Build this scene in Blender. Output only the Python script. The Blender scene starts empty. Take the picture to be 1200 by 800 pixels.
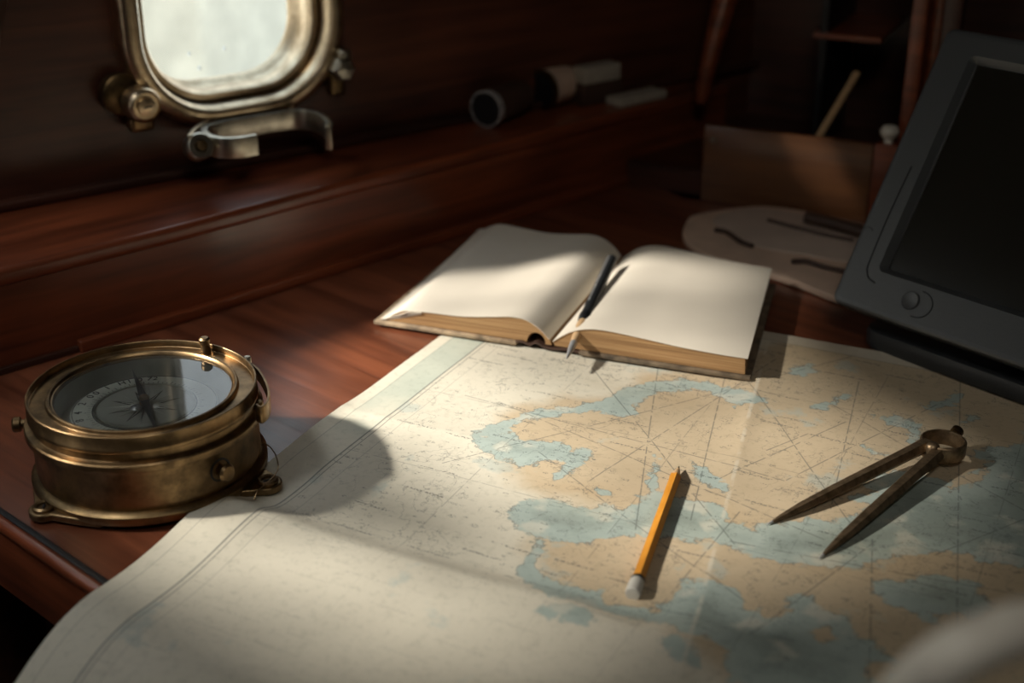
import bpy, bmesh, math, random
import numpy as np
from mathutils import Vector, Matrix, Euler, noise as mnoise
from mathutils.geometry import tessellate_polygon
random.seed(3)
sc = bpy.context.scene
col = sc.collection
R = math.radians

# ------------------------------------------------------------------ camera
F, PITCH, CAMH = 1600.0, R(24), 0.5
cam = bpy.data.cameras.new('camera'); co = bpy.data.objects.new('camera', cam); col.objects.link(co)
co.location = (0, 0, CAMH); co.rotation_euler = (math.pi/2 - PITCH, 0, 0)
cam.sensor_width = 36; cam.lens = 36*F/1200; cam.clip_start = .01
cam.dof.use_dof = True; cam.dof.focus_distance = 1.04; cam.dof.aperture_fstop = 3.8
sc.camera = co
# ------------------------------------------------------------------ world, sun, lights, exposure
sc.view_settings.view_transform = 'Standard'; sc.view_settings.look = 'None'
sc.view_settings.gamma = 1; sc.view_settings.exposure = 0.0
SUN_AZ, SUN_EL = R(5), R(35)
SUN_E, SUN_ANG = 9.0, R(3.6)
SKY = 1.9
FILL_E = .40
w = bpy.data.worlds.new('world'); sc.world = w; w.use_nodes = True
nt = w.node_tree; bg = nt.nodes['Background']
tc = nt.nodes.new('ShaderNodeTexCoord'); sx = nt.nodes.new('ShaderNodeSeparateXYZ')
rp = nt.nodes.new('ShaderNodeValToRGB'); nz = nt.nodes.new('ShaderNodeTexNoise'); ad = nt.nodes.new('ShaderNodeMath')
nz.inputs['Scale'].default_value = 2.5; nz.inputs['Detail'].default_value = 4
ad.operation = 'MULTIPLY_ADD'; ad.inputs[1].default_value = .25
nt.links.new(tc.outputs['Generated'], sx.inputs[0]); nt.links.new(tc.outputs['Generated'], nz.inputs['Vector'])
nt.links.new(nz.outputs[0], ad.inputs[0]); nt.links.new(sx.outputs[2], ad.inputs[2]); nt.links.new(ad.outputs[0], rp.inputs[0])
rp.color_ramp.elements[0].position = .05; rp.color_ramp.elements[0].color = (.95, .93, .85, 1)
rp.color_ramp.elements[1].position = .9; rp.color_ramp.elements[1].color = (.55, .68, .80, 1)
nt.links.new(rp.outputs[0], bg.inputs[0]); bg.inputs[1].default_value = SKY

LDIR = Vector((math.cos(SUN_EL)*math.cos(SUN_AZ), math.cos(SUN_EL)*math.sin(SUN_AZ), -math.sin(SUN_EL)))
sl = bpy.data.lights.new('sun', 'SUN'); sl.energy = SUN_E; sl.angle = SUN_ANG; sl.color = (1, .94, .84)
so = bpy.data.objects.new('sun', sl); col.objects.link(so); so.rotation_euler = LDIR.to_track_quat('-Z', 'Y').to_euler(); so.location = (-2, 1, 2)
# fill lamp added under the solid ceiling to brighten the compass
hl = bpy.data.lights.new('compass_fill', 'AREA'); hl.shape = 'RECTANGLE'; hl.size = .4; hl.size_y = .4; hl.spread = R(34); hl.energy = FILL_E; hl.color = (.92, .96, 1)
ho = bpy.data.objects.new('compass_fill', hl); col.objects.link(ho); ho.location = (-.85, .60, 1.27); ho.rotation_euler = (Vector((-.30, 1.07, 0))-Vector((-.85, .60, 1.27))).to_track_quat('-Z', 'Y').to_euler()

# second added fill lamp, without a fixture, to brighten the right side
h2 = bpy.data.lights.new('right_fill', 'AREA'); h2.shape = 'RECTANGLE'; h2.size = .3; h2.size_y = .3; h2.spread = R(85); h2.energy = 1.0; h2.color = (1, .95, .86)
h2o = bpy.data.objects.new('right_fill', h2); col.objects.link(h2o); h2o.location = (.1, -.1, 1.27); h2o.rotation_euler = (Vector((.28, 1.15, 0))-Vector((.1, -.1, 1.27))).to_track_quat('-Z', 'Y').to_euler()
# ------------------------------------------------------------------ pixel helpers
fv = Vector((0, math.cos(PITCH), -math.sin(PITCH))); uvv = Vector((0, math.sin(PITCH), math.cos(PITCH))); rv = Vector((1, 0, 0))
C0 = Vector((0, 0, CAMH))
def ray(x, y): return fv*F + rv*(x-600) + uvv*(400-y)
def P(x, y, z=0.0):
    d = ray(x, y); return C0 + d*((z-CAMH)/d.z)
def onplane(x, y, p0, n):
    d = ray(x, y); return C0 + d*((Vector(p0)-C0).dot(n)/d.dot(n))

# ------------------------------------------------------------------ materials
def newmat(name):
    m = bpy.data.materials.new(name); m.use_nodes = True
    return m, m.node_tree, m.node_tree.nodes['Principled BSDF']
def N(nt, t, **kw):
    n = nt.nodes.new(t)
    for k, v in kw.items(): setattr(n, k, v)
    return n
def ramp(nt, stops):
    r = nt.nodes.new('ShaderNodeValToRGB'); e = r.color_ramp.elements
    e[0].position, e[0].color = stops[0][0], (*stops[0][1], 1)
    e[1].position, e[1].color = stops[-1][0], (*stops[-1][1], 1)
    for p, c in stops[1:-1]:
        k = e.new(p); k.color = (*c, 1)
    return r
def coords(nt, scale=(1, 1, 1), kind='Object'):
    t = nt.nodes.new('ShaderNodeTexCoord'); m = nt.nodes.new('ShaderNodeMapping'); m.inputs['Scale'].default_value = scale
    nt.links.new(t.outputs[kind], m.inputs[0]); return m.outputs[0]
def wood(name, dark, light, rough=.3, coat=.35, scale=1.0, bump=.15):
    m, nt, b = newmat(name)
    L = nt.links.new
    v = coords(nt, (4*scale, 60*scale, 60*scale))
    n1 = N(nt, 'ShaderNodeTexNoise'); n1.inputs['Scale'].default_value = 1.2; n1.inputs['Detail'].default_value = 6; n1.inputs['Distortion'].default_value = .6
    v2 = coords(nt, (3, 7, 7)); n2 = N(nt, 'ShaderNodeTexNoise'); n2.inputs['Scale'].default_value = 2.; n2.inputs['Detail'].default_value = 3
    L(v, n1.inputs[0]); L(v2, n2.inputs[0])
    mx = N(nt, 'ShaderNodeMath', operation='MULTIPLY_ADD'); mx.inputs[1].default_value = .45
    L(n2.outputs[0], mx.inputs[0])
    ml = N(nt, 'ShaderNodeMath', operation='MULTIPLY'); ml.inputs[1].default_value = .55; L(n1.outputs[0], ml.inputs[0]); L(ml.outputs[0], mx.inputs[2])
    r = ramp(nt, [(.34, dark), (.66, light)]); L(mx.outputs[0], r.inputs[0]); L(r.outputs[0], b.inputs['Base Color'])
    v3 = coords(nt, (30, 30, 30)); n3 = N(nt, 'ShaderNodeTexNoise'); n3.inputs['Scale'].default_value = 1; n3.inputs['Detail'].default_value = 5; L(v3, n3.inputs[0])
    mr = N(nt, 'ShaderNodeMapRange'); mr.inputs[3].default_value = rough-.08; mr.inputs[4].default_value = rough+.14; L(n3.outputs[0], mr.inputs[0]); L(mr.outputs[0], b.inputs['Roughness'])
    b.inputs['Coat Weight'].default_value = coat; b.inputs['Coat Roughness'].default_value = .18
    bp = N(nt, 'ShaderNodeBump'); bp.inputs['Strength'].default_value = bump; bp.inputs['Distance'].default_value = .002
    L(n1.outputs[0], bp.inputs['Height']); L(bp.outputs[0], b.inputs['Normal'])
    bc = N(nt, 'ShaderNodeBump'); bc.inputs['Strength'].default_value = .08; bc.inputs['Distance'].default_value = .004
    L(n3.outputs[0], bc.inputs['Height']); L(bc.outputs[0], b.inputs['Coat Normal'])
    return m
def metal(name, a, b_, rough=.35, sc_=40, var=.15, bump=.05):
    m, nt, b = newmat(name); L = nt.links.new
    v = coords(nt, (sc_, sc_, sc_)); n = N(nt, 'ShaderNodeTexNoise'); n.inputs['Scale'].default_value = 1; n.inputs['Detail'].default_value = 7; n.inputs['Roughness'].default_value = .6; L(v, n.inputs[0])
    r = ramp(nt, [(.36, a), (.62, b_)]); L(n.outputs[0], r.inputs[0]); L(r.outputs[0], b.inputs['Base Color'])
    mr = N(nt, 'ShaderNodeMapRange'); mr.inputs[3].default_value = rough+var; mr.inputs[4].default_value = rough-var*.6; L(n.outputs[0], mr.inputs[0]); L(mr.outputs[0], b.inputs['Roughness'])
    b.inputs['Metallic'].default_value = 1
    bp = N(nt, 'ShaderNodeBump'); bp.inputs['Strength'].default_value = bump; bp.inputs['Distance'].default_value = .001; L(n.outputs[0], bp.inputs['Height']); L(bp.outputs[0], b.inputs['Normal'])
    return m
def plain(name, c, rough=.5, var=.12, sc_=60, metallic=0, spec=.5, coat=0):
    m, nt, b = newmat(name); L = nt.links.new
    v = coords(nt, (sc_, sc_, sc_)); n = N(nt, 'ShaderNodeTexNoise'); n.inputs['Scale'].default_value = 1; n.inputs['Detail'].default_value = 5; L(v, n.inputs[0])
    r = ramp(nt, [(.3, tuple(x*(1-var) for x in c)), (.7, tuple(min(1, x*(1+var)) for x in c))]); L(n.outputs[0], r.inputs[0]); L(r.outputs[0], b.inputs['Base Color'])
    b.inputs['Roughness'].default_value = rough; b.inputs['Metallic'].default_value = metallic; b.inputs['Specular IOR Level'].default_value = spec; b.inputs['Coat Weight'].default_value = coat
    bp = N(nt, 'ShaderNodeBump'); bp.inputs['Strength'].default_value = .08; bp.inputs['Distance'].default_value = .001; L(n.outputs[0], bp.inputs['Height']); L(bp.outputs[0], b.inputs['Normal'])
    return m
def pane(name, ior=1.55, tint=(.97, .99, .98), dust=.03, rough=.0):
    m, nt, b = newmat(name); L = nt.links.new; nt.nodes.remove(b)
    out = [n for n in nt.nodes if n.type == 'OUTPUT_MATERIAL'][0]
    t = N(nt, 'ShaderNodeBsdfTransparent'); t.inputs[0].default_value = (*tint, 1)
    g = N(nt, 'ShaderNodeBsdfGlossy'); g.inputs['Roughness'].default_value = rough
    d = N(nt, 'ShaderNodeBsdfDiffuse'); d.inputs[0].default_value = (.75, .75, .7, 1)
    f = N(nt, 'ShaderNodeFresnel'); f.inputs[0].default_value = ior
    x = N(nt, 'ShaderNodeMixShader'); y = N(nt, 'ShaderNodeMixShader')
    n = N(nt, 'ShaderNodeTexNoise'); n.inputs['Scale'].default_value = 35; n.inputs['Detail'].default_value = 6; L(coords(nt), n.inputs[0])
    mr = N(nt, 'ShaderNodeMapRange'); mr.inputs[1].default_value = .4; mr.inputs[2].default_value = .75; mr.inputs[3].default_value = dust*.3; mr.inputs[4].default_value = dust*2; L(n.outputs[0], mr.inputs[0])
    L(mr.outputs[0], y.inputs[0]); L(t.outputs[0], y.inputs[1]); L(d.outputs[0], y.inputs[2])
    L(f.outputs[0], x.inputs[0]); L(y.outputs[0], x.inputs[1]); L(g.outputs[0], x.inputs[2]); L(x.outputs[0], out.inputs[0])
    return m

M = {}
M['mahog'] = wood('mahogany', (.060, .014, .006), (.28, .068, .024), rough=.32)
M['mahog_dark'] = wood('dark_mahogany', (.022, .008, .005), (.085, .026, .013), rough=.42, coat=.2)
M['table'] = wood('table_mahogany', (.070, .020, .010), (.235, .072, .032), rough=.30, coat=.3, bump=.25)
M['wall'] = wood('hull_mahogany', (.035, .012, .007), (.13, .040, .019), rough=.40, coat=.25)
M['redwood'] = wood('red_mahogany', (.10, .022, .008), (.26, .06, .02), rough=.4, coat=.2)
M['fiddle'] = wood('golden_mahogany', (.075, .028, .012), (.20, .085, .035), rough=.3, coat=.5)
M['brass'] = metal('aged_brass', (.12, .08, .042), (.38, .25, .125), rough=.36)
M['brass_dark'] = metal('dark_brass', (.10, .068, .035), (.30, .20, .095), rough=.36)
M['bronze'] = metal('bronze', (.50, .38, .24), (.82, .67, .46), rough=.30)
M['nickel'] = metal('nickel', (.38, .35, .28), (.62, .58, .48), rough=.3)
M['divider'] = metal('divider_brass', (.17, .12, .07), (.38, .27, .165), rough=.40, sc_=120)
M['divider'].node_tree.nodes['Principled BSDF'].inputs['Metallic'].default_value = .85
M['steel'] = metal('steel', (.45, .45, .45), (.7, .7, .7), rough=.25)
M['steel'].node_tree.nodes['Principled BSDF'].inputs['Metallic'].default_value = .6
M['needle'] = plain('blued_steel', (.035, .045, .05), .35, metallic=.6)
M['dial'] = plain('dial_card', (.80, .79, .68), .6, sc_=25, var=.12)
M['dial_dark'] = plain('dial_field', (.48, .48, .41), .6, sc_=25)
M['ink'] = plain('ink', (.02, .022, .02), .6)
M['silverprint'] = metal('silver_print', (.5, .5, .44), (.7, .7, .6), rough=.35)
def filter_mat(name, lo, hi):  # for the unseen filters added to dim the sun
    m, nt, b = newmat(name); L = nt.links.new; nt.nodes.remove(b)
    out = [n for n in nt.nodes if n.type == 'OUTPUT_MATERIAL'][0]
    t = N(nt, 'ShaderNodeBsdfTransparent'); d = N(nt, 'ShaderNodeBsdfTranslucent'); d.inputs[0].default_value = (.7, .65, .55, 1); x = N(nt, 'ShaderNodeMixShader')
    n = N(nt, 'ShaderNodeTexNoise'); n.inputs['Scale'].default_value = 1; n.inputs['Detail'].default_value = 2; L(coords(nt, (7, 1, 3)), n.inputs[0])
    mr = N(nt, 'ShaderNodeMapRange'); mr.inputs[1].default_value = .35; mr.inputs[2].default_value = .65; mr.inputs[3].default_value = lo; mr.inputs[4].default_value = hi; L(n.outputs[0], mr.inputs[0])
    L(mr.outputs[0], x.inputs[0]); L(d.outputs[0], x.inputs[1]); L(t.outputs[0], x.inputs[2]); L(x.outputs[0], out.inputs[0]); return m
M['filt_far'] = filter_mat('filter_far', .36, .82)
M['filt_near'] = filter_mat('filter_near', .48, .78)
M['filt_mid'] = filter_mat('filter_mid', .08, .22)
m_, nt_, b__ = newmat('water_bead'); b__.inputs['Transmission Weight'].default_value = 1; b__.inputs['Roughness'].default_value = .02; b__.inputs['IOR'].default_value = 1.33
M['drop'] = m_
M['glass'] = pane('compass_glass', 2.0, (.95, .98, .97), dust=.04, rough=.02)
M['portglass'] = pane('port_glass', 1.5, (.97, .98, .98), dust=.05)
M['black'] = plain('black_plastic', (.022, .024, .026), .42, spec=.5)
M['bezel'] = plain('bezel_plastic', (.044, .047, .049), .36, sc_=400, var=.05, spec=.6)
M['groove'] = plain('groove_black', (.006, .006, .007), .5)
M['screen'] = plain('dark_screen', (.012, .011, .008), .16, var=.05, spec=.5)
M['cream_tube'] = plain('cream_paint', (.92, .86, .76), .45, coat=.2)
M['white'] = plain('dull_white', (.5, .48, .43), .5)
M['leather'] = plain('tan_leather', (.62, .45, .34), .6, sc_=30)
M['leather_light'] = plain('grey_leather', (.50, .40, .33), .6, sc_=20)
M['leather_dark'] = plain('dark_leather', (.06, .032, .022), .5)
M['boards'] = plain('worn_book_cloth', (.13, .095, .06), .7, sc_=90, var=.6)
M['boardedge'] = plain('worn_board_edge', (.30, .22, .14), .75, sc_=120, var=.5)
M['leaf'] = plain('page_paper', (.74, .67, .56), .75, sc_=14, var=.04, spec=.2)
M['greybox'] = plain('grey_card', (.36, .32, .26), .7)
M['stone'] = plain('quay_stone', (.72, .68, .56), .8, sc_=6, var=.15)
M['water'] = plain('pale_water', (.54, .60, .61), .5, sc_=3, var=.12)
M['rope_cream'] = plain('cream_rubber', (.62, .58, .50), .6)
M['darkfloor'] = plain('dark_sole', (.02, .014, .010), .6)
M['ceilpaint'] = plain('cream_headliner', (.30, .26, .20), .7)

def page_edge_mat():
    m, nt, b = newmat('gilt_page_edge'); L = nt.links.new
    v = coords(nt, (6, 6, 900)); n = N(nt, 'ShaderNodeTexNoise'); n.inputs['Scale'].default_value = 1; n.inputs['Detail'].default_value = 3; n.inputs['Distortion'].default_value = .3; L(v, n.inputs[0])
    r = ramp(nt, [(.3, (.22, .115, .045)), (.5, (.38, .215, .09)), (.7, (.48, .30, .14))]); L(n.outputs[0], r.inputs[0]); L(r.outputs[0], b.inputs['Base Color'])
    b.inputs['Roughness'].default_value = .6
    bp = N(nt, 'ShaderNodeBump'); bp.inputs['Strength'].default_value = .4; bp.inputs['Distance'].default_value = .001; L(n.outputs[0], bp.inputs['Height']); L(bp.outputs[0], b.inputs['Normal'])
    return m
M['edge'] = page_edge_mat()
def pencil_mat():
    m, nt, b = newmat('orange_lacquer'); L = nt.links.new
    n = N(nt, 'ShaderNodeTexNoise'); n.inputs['Scale'].default_value = 1; n.inputs['Detail'].default_value = 5; L(coords(nt, (300, 300, 60)), n.inputs[0])
    r = ramp(nt, [(.3, (.52, .20, .022)), (.7, (.66, .29, .04))]); L(n.outputs[0], r.inputs[0]); L(r.outputs[0], b.inputs['Base Color'])
    b.inputs['Roughness'].default_value = .35; return m
M['pencil'] = pencil_mat()
M['cedar'] = plain('cedar', (.55, .36, .19), .6, sc_=200)

# ------------------------------------------------------------------ object helpers
def tag(o, label=None, cat=None, group=None, kind=None):
    if label: o['label'] = label
    if cat: o['category'] = cat
    if group: o['group'] = group
    if kind: o['kind'] = kind
    return o
def frame(origin, az=0.0): return Matrix.Translation(Vector(origin)) @ Matrix.Rotation(az, 4, 'Z')
def empty(name, mw=None, **kw):
    o = bpy.data.objects.new(name, None); o.empty_display_size = .02; col.objects.link(o)
    if mw is not None: o.matrix_world = mw
    return tag(o, **kw)
def obj(name, bm, mat, parent=None, mw=None, smooth=True, **kw):
    """mw: local matrix (relative to the parent when there is one)"""
    me = bpy.data.meshes.new(name); bmesh.ops.recalc_face_normals(bm, faces=bm.faces); bm.to_mesh(me); bm.free()
    for mm in (mat if isinstance(mat, (list, tuple)) else [mat]): me.materials.append(M[mm] if isinstance(mm, str) else mm)
    o = bpy.data.objects.new(name, me); col.objects.link(o)
    if parent: o.parent = parent
    if mw is not None: o.matrix_local = mw
    if smooth: me.shade_smooth(); me.set_sharp_from_angle(angle=R(38))
    return tag(o, **kw)
def bevel(bm, w, seg=2, ang=30):
    es = [e for e in bm.edges if len(e.link_faces) == 2 and e.calc_face_angle(0) > R(ang)]
    if w > 0 and es: bmesh.ops.bevel(bm, geom=es, offset=w, segments=seg, profile=.6, affect='EDGES', clamp_overlap=True)
    return bm
def box(x0, x1, y0, y1, z0, z1, bev=0, seg=2, bm=None):
    b = bmesh.new(); g = bmesh.ops.create_cube(b, size=1)
    for v in b.verts: v.co = Vector(((x0+x1)/2+v.co.x*(x1-x0), (y0+y1)/2+v.co.y*(y1-y0), (z0+z1)/2+v.co.z*(z1-z0)))
    bevel(b, bev, seg)
    return merge(bm, b)
def merge(a, b):
    if a is None: return b
    me = bpy.data.meshes.new('t'); b.to_mesh(me); b.free(); a.from_mesh(me); bpy.data.meshes.remove(me); return a
def prism(pts, z0, z1, bev=0, seg=2):
    b = bmesh.new(); lo = [b.verts.new((x, y, z0)) for x, y in pts]; hi = [b.verts.new((x, y, z1)) for x, y in pts]
    n = len(pts)
    for i in range(n): b.faces.new((lo[i], lo[(i+1) % n], hi[(i+1) % n], hi[i]))
    b.faces.new(lo[::-1]); b.faces.new(hi); bmesh.ops.recalc_face_normals(b, faces=b.faces)
    return bevel(b, bev, seg)
def lathe(prof, seg=64, caps=True):
    b = bmesh.new(); rings = []
    for r, z in prof:
        if r < 1e-6: rings.append([b.verts.new((0, 0, z))])
        else: rings.append([b.verts.new((r*math.cos(2*math.pi*i/seg), r*math.sin(2*math.pi*i/seg), z)) for i in range(seg)])
    for a, c in zip(rings, rings[1:]):
        for i in range(seg):
            j = (i+1) % seg
            if len(a) == 1 and len(c) == 1: continue
            if len(a) == 1: b.faces.new((a[0], c[i], c[j]))
            elif len(c) == 1: b.faces.new((a[i], a[j], c[0]))
            else: b.faces.new((a[i], a[j], c[j], c[i]))
    if caps:
        if len(rings[0]) > 1: b.faces.new(rings[0][::-1])
        if len(rings[-1]) > 1: b.faces.new(rings[-1])
    return b
def catmull(pts, k=8):
    pts = [Vector(p) for p in pts]; out = []
    q = [pts[0]*2-pts[1]]+pts+[pts[-1]*2-pts[-2]]
    for i in range(1, len(q)-2):
        a, b, c, d = q[i-1], q[i], q[i+1], q[i+2]
        for s in range(k):
            t = s/k; out.append(.5*((2*b)+(c-a)*t+(2*a-5*b+4*c-d)*t*t+(3*b-a-3*c+d)*t**3))
    out.append(pts[-1]); return out
def tube(pts, r, seg=14, closed=False):
    b = bmesh.new(); rings = []; n = len(pts)
    up = Vector((0, 0, 1))
    for i, p in enumerate(pts):
        t = (pts[(i+1) % n]-pts[i-1]) if closed else (pts[min(i+1, n-1)]-pts[max(i-1, 0)])
        t.normalize(); a = t.cross(up)
        if a.length < .05: a = t.cross(Vector((1, 0, 0)))
        a.normalize(); c = a.cross(t); rr = r(i/(n-1)) if callable(r) else r
        rings.append([b.verts.new(p+(a*math.cos(k*2*math.pi/seg)+c*math.sin(k*2*math.pi/seg))*rr) for k in range(seg)])
    m = n if closed else n-1
    for i in range(m):
        A, B = rings[i], rings[(i+1) % n]
        for k in range(seg): b.faces.new((A[k], A[(k+1) % seg], B[(k+1) % seg], B[k]))
    if not closed: b.faces.new(rings[0][::-1]); b.faces.new(rings[-1])
    return b
def ribbon(path, thick, h, bev=.0006):
    """strap of height h following a plan path (list of Vectors, z=top edge)"""
    b = bmesh.new(); n = len(path); L_ = []
    for i, p in enumerate(path):
        t = path[min(i+1, n-1)]-path[max(i-1, 0)]; t.z = 0; t.normalize(); a = Vector((t.y, -t.x, 0))*thick/2
        hh = h(i/(n-1)) if callable(h) else h
        L_.append([b.verts.new(p+a), b.verts.new(p-a), b.verts.new(p-a-Vector((0, 0, hh))), b.verts.new(p+a-Vector((0, 0, hh)))])
    for i in range(n-1):
        for k in range(4): b.faces.new((L_[i][k], L_[i][(k+1) % 4], L_[i+1][(k+1) % 4], L_[i+1][k]))
    b.faces.new(L_[0][::-1]); b.faces.new(L_[-1]); bmesh.ops.recalc_face_normals(b, faces=b.faces)
    return bevel(b, bev, 2, 50)
def align(p, d, up='Y'):
    """matrix at p whose local Z runs along d"""
    return Matrix.Translation(Vector(p)) @ Vector(d).to_track_quat('Z', up).to_matrix().to_4x4()
def screw(parent, p, d, r=.004, mat='brass', name='screw'):
    o = obj(name, lathe([(r, 0), (r, r*.35), (r*.8, r*.6), (0, r*.62)], 20), mat, parent, align(p, d))
    obj('slot', box(-r*.75, r*.75, -r*.13, r*.13, r*.55, r*.72), 'groove', o)
    return o

# ------------------------------------------------------------------ the setting
HW0 = Vector((-.362, 1.304, 0)); HAZ = math.atan2(.6, .8)      # hull side wall line above the shelf
Hd = Vector((.8, .6, 0)); Hn = Vector((.6, -.8, 0))            # along, into the cabin
MH = frame(HW0, HAZ)                                           # local x along, local -y into cabin
SH = .093                                                      # shelf height
def rrect(cx, cz, hw, hh, r, n=10):
    pts = []
    for sx_, sz_, a0 in ((1, 1, 0), (-1, 1, 90), (-1, -1, 180), (1, -1, 270)):
        for i in range(n+1):
            a = R(a0+90*i/n); pts.append((cx+sx_*(hw-r)+r*math.cos(a), cz+sz_*(hh-r)+r*math.sin(a)))
    return pts
PCX, PCZ = .1025, .272
HOLES = [rrect(PCX, PCZ, .098, .108, .068)]
# unseen window openings further left, outlined back from the sun patches on the table
def hole_from_table(px):
    out = []
    for x, y in px:
        p = P(x, y, 0); t = (p-HW0).dot(Hn)/(LDIR.dot(Hn)); q = p-LDIR*t
        s_ = min((q-HW0).dot(Hd), -.06); z_ = q.z
        if z_ < .43: s_ = min(s_, -.165)
        if not out or math.hypot(out[-1][0]-s_, out[-1][1]-z_) > .012: out.append((s_, z_))
    return out
def smooth_poly(pts, k=4):
    n = len(pts); out = []
    for i in range(n):
        a, b, c, d = [Vector(pts[(i+j-1) % n]) for j in range(4)]
        for s in range(k):
            t = s/k; v = .5*((2*b)+(c-a)*t+(2*a-5*b+4*c-d)*t*t+(3*b-a-3*c+d)*t**3); out.append((v.x, v.y))
    return out
BEAM = [(335, 500), (325, 455), (350, 412), (480, 355), (560, 292), (640, 264), (800, 262), (895, 330), (925, 430), (1010, 490), (1100, 560), (1090, 645), (1020, 705), (880, 722), (760, 750), (700, 792), (620, 815), (560, 830), (480, 800), (390, 765), (325, 738), (268, 708), (225, 688), (165, 684), (120, 660), (190, 600), (330, 585), (350, 560)]
MID_FILTER = [(310, 610), (290, 520), (340, 490), (430, 508), (500, 548), (580, 590), (640, 640), (690, 690), (760, 742), (700, 745), (640, 708), (500, 655), (400, 622)]
FAR_FILTER = [(640, 255), (560, 290), (490, 350), (505, 398), (570, 428), (650, 468), (690, 530), (660, 600), (720, 690), (790, 770), (1100, 800), (1300, 700), (1250, 450), (1000, 260)]
HOLES += [smooth_poly(hole_from_table(BEAM), 3), [(.182+.056*math.cos(R(t)), .458+.045*math.sin(R(t))) for t in range(0, 360, 20)]]  # last one: round hole added to send sun onto the fiddle board
print('holes', [(round(min(p[0] for p in h), 2), round(max(p[0] for p in h), 2), round(min(p[1] for p in h), 2), round(max(p[1] for p in h), 2)) for h in HOLES])
def holed_wall(outer, holes, y0, y1):
    polys = [[Vector((x, z, 0)) for x, z in outer]]+[[Vector((x, z, 0)) for x, z in h] for h in holes]
    flat = [v for p in polys for v in p]; tris = tessellate_polygon(polys)
    b = bmesh.new(); A = [b.verts.new((v.x, y0, v.y)) for v in flat]; B = [b.verts.new((v.x, y1, v.y)) for v in flat]
    for t in tris:
        try: b.faces.new([A[i] for i in t]); b.faces.new([B[i] for i in t][::-1])
        except ValueError: pass
    k = 0
    for p in polys:
        n = len(p)
        for i in range(n): b.faces.new((A[k+i], A[k+(i+1) % n], B[k+(i+1) % n], B[k+i]))
        k += n
    return b
CEIL, FLR = 1.30, -.75
obj('wall_left', holed_wall([(-3.6, FLR), (1.4, FLR), (1.4, CEIL), (-3.6, CEIL)], HOLES, 0, .03), 'wall', mw=MH, smooth=False,
    kind='structure', label='dark varnished mahogany hull side with the porthole in it')

# shelf along the hull side: top board, upright face board, mouldings
fr = [Vector((-1.15, .36, 0)), P(0, 314, SH), P(204, 264, SH), P(403, 211, SH), P(520, 182, SH), P(755, 122, SH)]
fr[0] = fr[1]+(fr[1]-fr[2])*4.2
fr.append(fr[-1]+(fr[-1]-fr[-2])*.5)
def back_at(s): return HW0+Hd*s
FAZ = math.atan2(fr[3].y-fr[1].y, fr[3].x-fr[1].x)
MF = frame((fr[1].x, fr[1].y, 0), FAZ); MFi = MF.inverted()
def loc(m, p): return m @ Vector(p)
def strip(line, off0, off1, z0, z1, bev=0, M_i=MFi):
    """board following a line of points; off = distance on the cabin side"""
    Lc = [loc(M_i, p) for p in line]; n = len(Lc); a = []; b_ = []
    for i, p in enumerate(Lc):
        t = Lc[min(i+1, n-1)]-Lc[max(i-1, 0)]; t.z = 0; t.normalize(); nn = Vector((t.y, -t.x, 0))
        q = p+nn*off0; r_ = p+nn*off1; a.append((q.x, q.y)); b_.append((r_.x, r_.y))
    return prism(a+b_[::-1], z0, z1, bev, 3)
backs = [HW0+Hd*((p-HW0).dot(Hd)) for p in fr]
shp = [loc(MFi, p) for p in fr]; bkp = [loc(MFi, p) for p in backs]
for i, p in enumerate(shp): p.y -= .004
obj('trim_1', prism([(p.x, p.y) for p in shp]+[(p.x, p.y+.003) for p in bkp][::-1], SH-.016, SH, .006, 4), 'mahog', mw=MF, kind='structure',
    label='glossy mahogany shelf top with rounded front edge running under the porthole')
obj('trim_2', strip(fr, .0, -.018, .0005, SH-.016), 'mahog', mw=MF, kind='structure', label='upright mahogany face board below the shelf')
base = [fr[1]+(fr[1]-fr[2])*2, P(88, 405, 0)]
ml = [P(88, 402, 0), P(260, 357, 0), P(400, 320, 0), P(545, 281, 0), P(660, 254, 0)]
flp = [Vector((p.x, p.y, 0)) for p in fr]; f88 = flp[1].lerp(flp[2], .35)
obj('trim_3', strip([f88]+flp[2:6], .007, -.004, 0.0, .011, .002), 'mahog', mw=MF, kind='structure', label='mahogany moulding strip where the shelf face meets the chart table')
ml2 = [P(-140, 470, 0), P(0, 436, 0), P(90, 410, 0)]
obj('trim_4', strip([flp[0], flp[1], f88], .004, -.004, 0.0, .006, .0015), 'mahog_dark', mw=MF, kind='structure', label='low dark moulding strip behind the compass')
# long groove between the wall and the shelf
obj('trim_5', box(-1.6, 1.0, -.012, .0, SH, SH+.010, .004, 3), 'mahog_dark', mw=MH, kind='structure', label='slim dark bead where the hull side meets the shelf')

# the far end: low fiddle board, dark locker recess, stile and panel
B0 = P(820, 235, 0); Bd = (P(1010, 262, 0)-B0).normalized(); BAZ = math.atan2(Bd.y, Bd.x); MB = frame(B0, BAZ)
Bn = Vector((-Bd.y, Bd.x, 0))
def bloc(x, y, off=0):   # point of the picture on the plane of the fiddle board, in its local frame
    return loc(MB.inverted(), onplane(x, y, B0+Bn*off, Bn))
fb = empty('fiddle_board', MB, label='low golden brown wooden board closing the far end of the chart table', cat='board')
obj('board', prism([(0, 0), (.1935, 0), (.1935, .012), (0, .012)], 0, .0905, .0025), 'fiddle', fb)
screw(fb, (.012, 0, .075), (0, -1, 0), .0035, 'nickel')
obj('end_post', box(.1945, .222, -.004, .016, 0, .093, .003), 'redwood', fb)
pk = obj('peg_knob', lathe([(.005, 0), (.004, .004), (.009, .008), (.0105, .013), (.008, .018), (0, .020)], 24), 'rope_cream', mw=Matrix.Translation(loc(MB, (.207, .006, .0935))))
tag(pk, 'small cream round knob on top of the end post beside the monitor', 'knob')
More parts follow.
